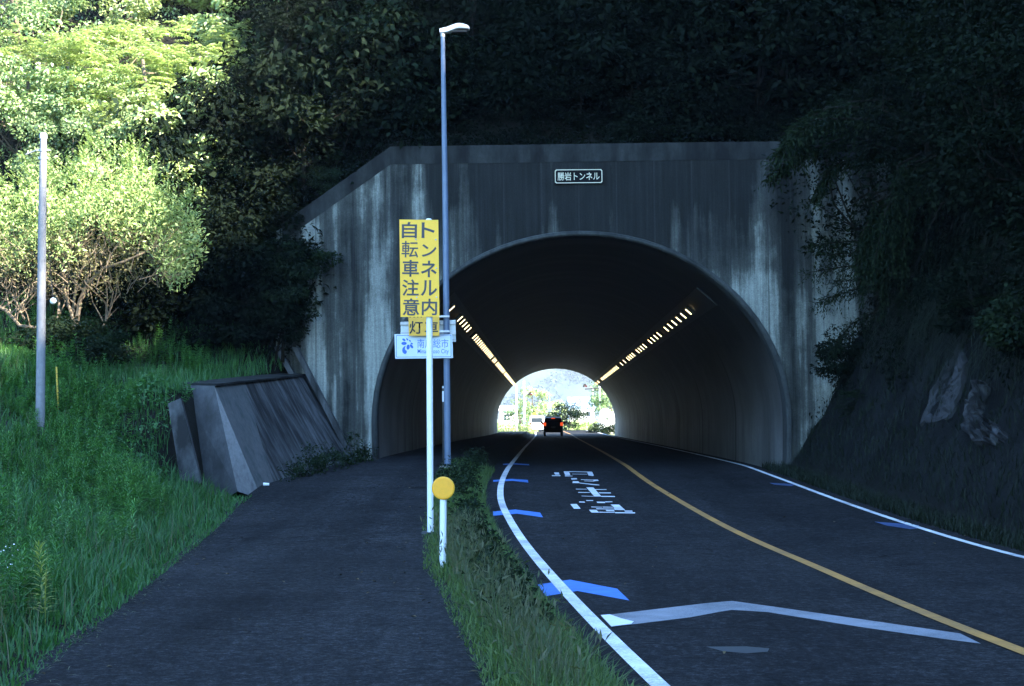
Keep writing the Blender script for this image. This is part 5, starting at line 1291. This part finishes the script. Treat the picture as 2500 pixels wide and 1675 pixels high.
a = at(1341.5, 996, 185); mb = MB(); mb.box((a.x-.22, 184.75, a.z-.55), (a.x+.22, 185.25, a.z+.55), bev=.04); mb.build('equipment_box', M_POLE_BLUE, t)
t, tp_ = pole_thing('roadside_pole', 1448, 947, 165, .09, M_POLE_WHITE, 'slim white pole seen through the tunnel, right of the round sign')
t, tp_ = pole_thing('roadside_pole', 1465, 940, 150, .10, M_POLE_WHITE, 'white pole with a cross arm close to the right jamb of the far tunnel mouth')
a = at(1465, 947, 150); mb = MB(); mb.tube([a, at(1428, 950, 150)], .06, 8); mb.build('arm', M_DARK, t)
M_SIG = paint('signal_body', (.02, .018, .018), .4, .1); M_RED = paint('red_signal_glass', (.07, .01, .01), .3, .1)
for px, py, Y, lab in ((1294, 963, 151.6, 'pair of dark round signal lights on the arm of the left white pole'), (1428, 943, 149.6, 'pair of dark round signal lights below the arm of the right white pole')):
    c = at(px, py, Y); t = thing('signal_light', tuple(c), lab, 'signal light')
    for dx in (-.13, .13):
        mb = MB(); disc(mb, c+Vector((dx, 0, 0)), .115, .14, 18); mb.build('lamp', M_RED if dx > 0 else M_SIG, t)
    mb = MB(); mb.box((c.x-.13, Y+.1, c.z-.03), (c.x+.13, Y+.3, c.z+.25)); mb.build('hanger', M_SIG, t)
t, tp_ = pole_thing('sign_pole', 1367.5, 984, 170, .06, M_POLE_BLUE, 'thin grey pole with a long arm holding a round sign')
a = at(1367.5, 985, 170); mb = MB(); mb.tube([a, at(1408, 985, 170)], .045, 8); mb.build('arm', M_POLE_BLUE, t)
c = at(1410.5, 980.5, 169.8); rs = thing('round_sign', tuple(c), 'round road sign with a dark rim hanging from a long arm', 'sign'); mb = MB(); disc(mb, c, .36, .04, 28); mb.build('rim', M_DARK, rs)
mb = MB(); disc(mb, c-Vector((0, .01, 0)), .24, .01, 28); mb.build('face', M_SIGN_W, rs)
c = at(1365, 1012, 169.8); rs = thing('round_sign', tuple(c), 'small dark blue round sign on the thin grey pole above the car', 'sign'); mb = MB(); disc(mb, c, .22, .03, 24); mb.build('face', M_INK_B, rs)
mb = MB(); mb.box((c.x-.03, c.y+.02, c.z-.1), (c.x+.12, c.y+.2, c.z+.1)); mb.build('clamp', M_BAND, rs)
c = at(1305, 1014, 160); b_ = at_g(1305, 160); ysg = thing('diamond_sign', tuple(b_), 'small yellow diamond sign seen through the tunnel above the white van', 'sign')
mb = MB(); s = .33; P = [c+Vector((s, 0, 0)), c+Vector((0, 0, s)), c+Vector((-s, 0, 0)), c+Vector((0, 0, -s))]; P += [p+Vector((0, .03, 0)) for p in P]; mb.faces(P, [(3, 2, 1, 0), (4, 5, 6, 7), (0, 1, 5, 4), (1, 2, 6, 5), (2, 3, 7, 6), (3, 0, 4, 7)]); mb.build('sign_panel', M_SIGN_Y, ysg)
mb = MB(); mb.tube([b_-Vector((0, 0, .2)), Vector((c.x, 160.05, c.z))], .03, 8); mb.build('post', M_POLE_WHITE, ysg)

# cars
M_CARK = paint('black_car_paint', (.004, .004, .0045), .4, .1, 0, 3, .1); M_TYRE = paint('tyre_rubber', (.015, .015, .015), .9, .1); M_CARW = paint('white_van_paint', (.78, .78, .77), .3, .04)
M_TAIL = emit('lit_tail_lamp', (1, .10, .02), .11); M_PLT = paint('silhouette_number_plate', (.03, .03, .022), .5, .05)  # plate colour darkened so the car stays a silhouette
def car(name, X, Y, z, rz, Wd, H, Ln, label, bodym, tail=True, van=False):
    """rear faces -Y"""
    t = thing(name, (X, Y, z), label, 'van' if van else 'car', None, rz)
    h = Wd/2
    def sect(y, zb, zs, zt, wb, ws, wt): return [(-wb, y, zb), (-ws, y, zs), (-ws*.985, y, zs+.04), (-wt, y, zt-.05), (-wt*.92, y, zt), (wt*.92, y, zt), (wt, y, zt-.05), (ws*.985, y, zs+.04), (ws, y, zs), (wb, y, zb)]
    if van: S_ = [sect(0, .32, 1.0, H-.06, h*.97, h*.99, h*.93), sect(.12, .28, 1.02, H, h, h, h*.95), sect(Ln*.72, .28, 1.0, H, h, h, h*.95), sect(Ln*.9, .28, .95, H*.62, h, h, h*.9), sect(Ln, .34, .72, .86, h*.93, h*.93, h*.86)]
    else: S_ = [sect(0, .36, .88, 1.02, h*.95, h*.98, h*.92), sect(.10, .30, .98, H-.10, h*.98, h, h*.84), sect(.38, .28, .98, H, h, h, h*.82), sect(Ln*.55, .28, .95, H, h, h, h*.82), sect(Ln*.74, .28, .92, 1.0, h, h, h*.9), sect(Ln, .36, .70, .80, h*.92, h*.92, h*.85)]
    P = [p for s in S_ for p in s]; m = 10; fs = [tuple(range(m-1, -1, -1)), tuple(range((len(S_)-1)*m, len(S_)*m))]
    fs = [tuple(range(m)), tuple(range(len(S_)*m-1, (len(S_)-1)*m-1, -1))]
    for i in range(len(S_)-1):
        for k in range(m): fs.append((i*m+k, (i+1)*m+k, (i+1)*m+(k+1) % m, i*m+(k+1) % m))
    mb = MB(); mb.faces(P, fs); mb.build('body', bodym, t, smooth=True, world=False)
    mb = MB(); y0 = .03 if not van else -.01
    if van: mb.poly([(-h*.78, -.015, 1.08), (h*.78, -.015, 1.08), (h*.74, -.015, H-.2), (-h*.74, -.015, H-.2)])
    else: mb.poly([(-h*.76, .012, 1.03), (h*.76, .012, 1.03), (h*.66, .075, H-.17), (-h*.66, .075, H-.17)])
    mb.build('rear_window', M_GLASS, t, world=False)
    for sx in (-1, 1):
        mb = MB(); mb.box((sx*h*.86-.11, -.035, .80), (sx*h*.86+.11, .06, 1.07), bev=.02); mb.build('tail_lamp', M_TAIL if tail else M_RED, t, world=False)
        mb = MB(); mb.box((sx*(h+.13)-.09, Ln*.62, .98), (sx*(h+.13)+.09, Ln*.62+.09, 1.15), bev=.02); mb.tube([(sx*h*.95, Ln*.62+.04, 1.0), (sx*(h+.1), Ln*.62+.04, 1.04)], .02, 6); mb.build('side_mirror', bodym, t, world=False)
        for y in (.62, Ln-.68):
            mb = MB(); mb.tube([(sx*(h-.19), y, .29), (sx*(h-.01), y, .29)], .29, 20); w_ = mb.build('wheel', M_TYRE, t, world=False)
            mb = MB(); mb.tube([(sx*(h-.02), y, .29), (sx*(h+.004), y, .29)], .17, 14); r_ = mb.build('rim', M_BAND, w_, world=False)
    if tail: mb = MB(); mb.box((-.15, .05, H-.16), (.15, .09, H-.09)); mb.build('high_brake_lamp', M_TAIL, t, world=False)
    mb = MB(); mb.box((-.17, -.03, .62), (.17, .01, .76)); mb.build('number_plate', M_PLT, t, world=False)
    mb = MB(); mb.box((-h*.96, -.06, .30), (h*.96, .10, .50), bev=.04); mb.build('bumper', bodym, t, world=False)
    return t
p = at(1351, 1063, 113); car('black_car', p.x, 113, z_road(113), -.02, 1.56, 1.52, 3.4, 'dark car with glowing red tail lamps leaving the far end of the tunnel', M_CARK)
p = at(1311, 1058, 150); car('white_van', p.x, 150, z_road(150)-.1, -.05, 1.5, 1.75, 3.4, 'small white van parked left of the dark car beyond the tunnel', M_CARW, False, True)

# ------------------------------------------------------------------ air
mb = MB(); mb.box((-1300, -120, -8), (1800, 3700, 720))
mz_ = bpy.data.materials.new('haze'); mz_.use_nodes = True; nn = mz_.node_tree; nn.nodes.remove(nn.nodes['Principled BSDF'])
pv = nn.nodes.new('ShaderNodeVolumePrincipled'); pv.inputs['Color'].default_value = (.72, .85, 1, 1); pv.inputs['Density'].default_value = .00015; pv.inputs['Anisotropy'].default_value = 0
nn.links.new(pv.outputs[0], nn.nodes['Material Output'].inputs['Volume'])
prop(mb.build('haze', mz_), kind='stuff')
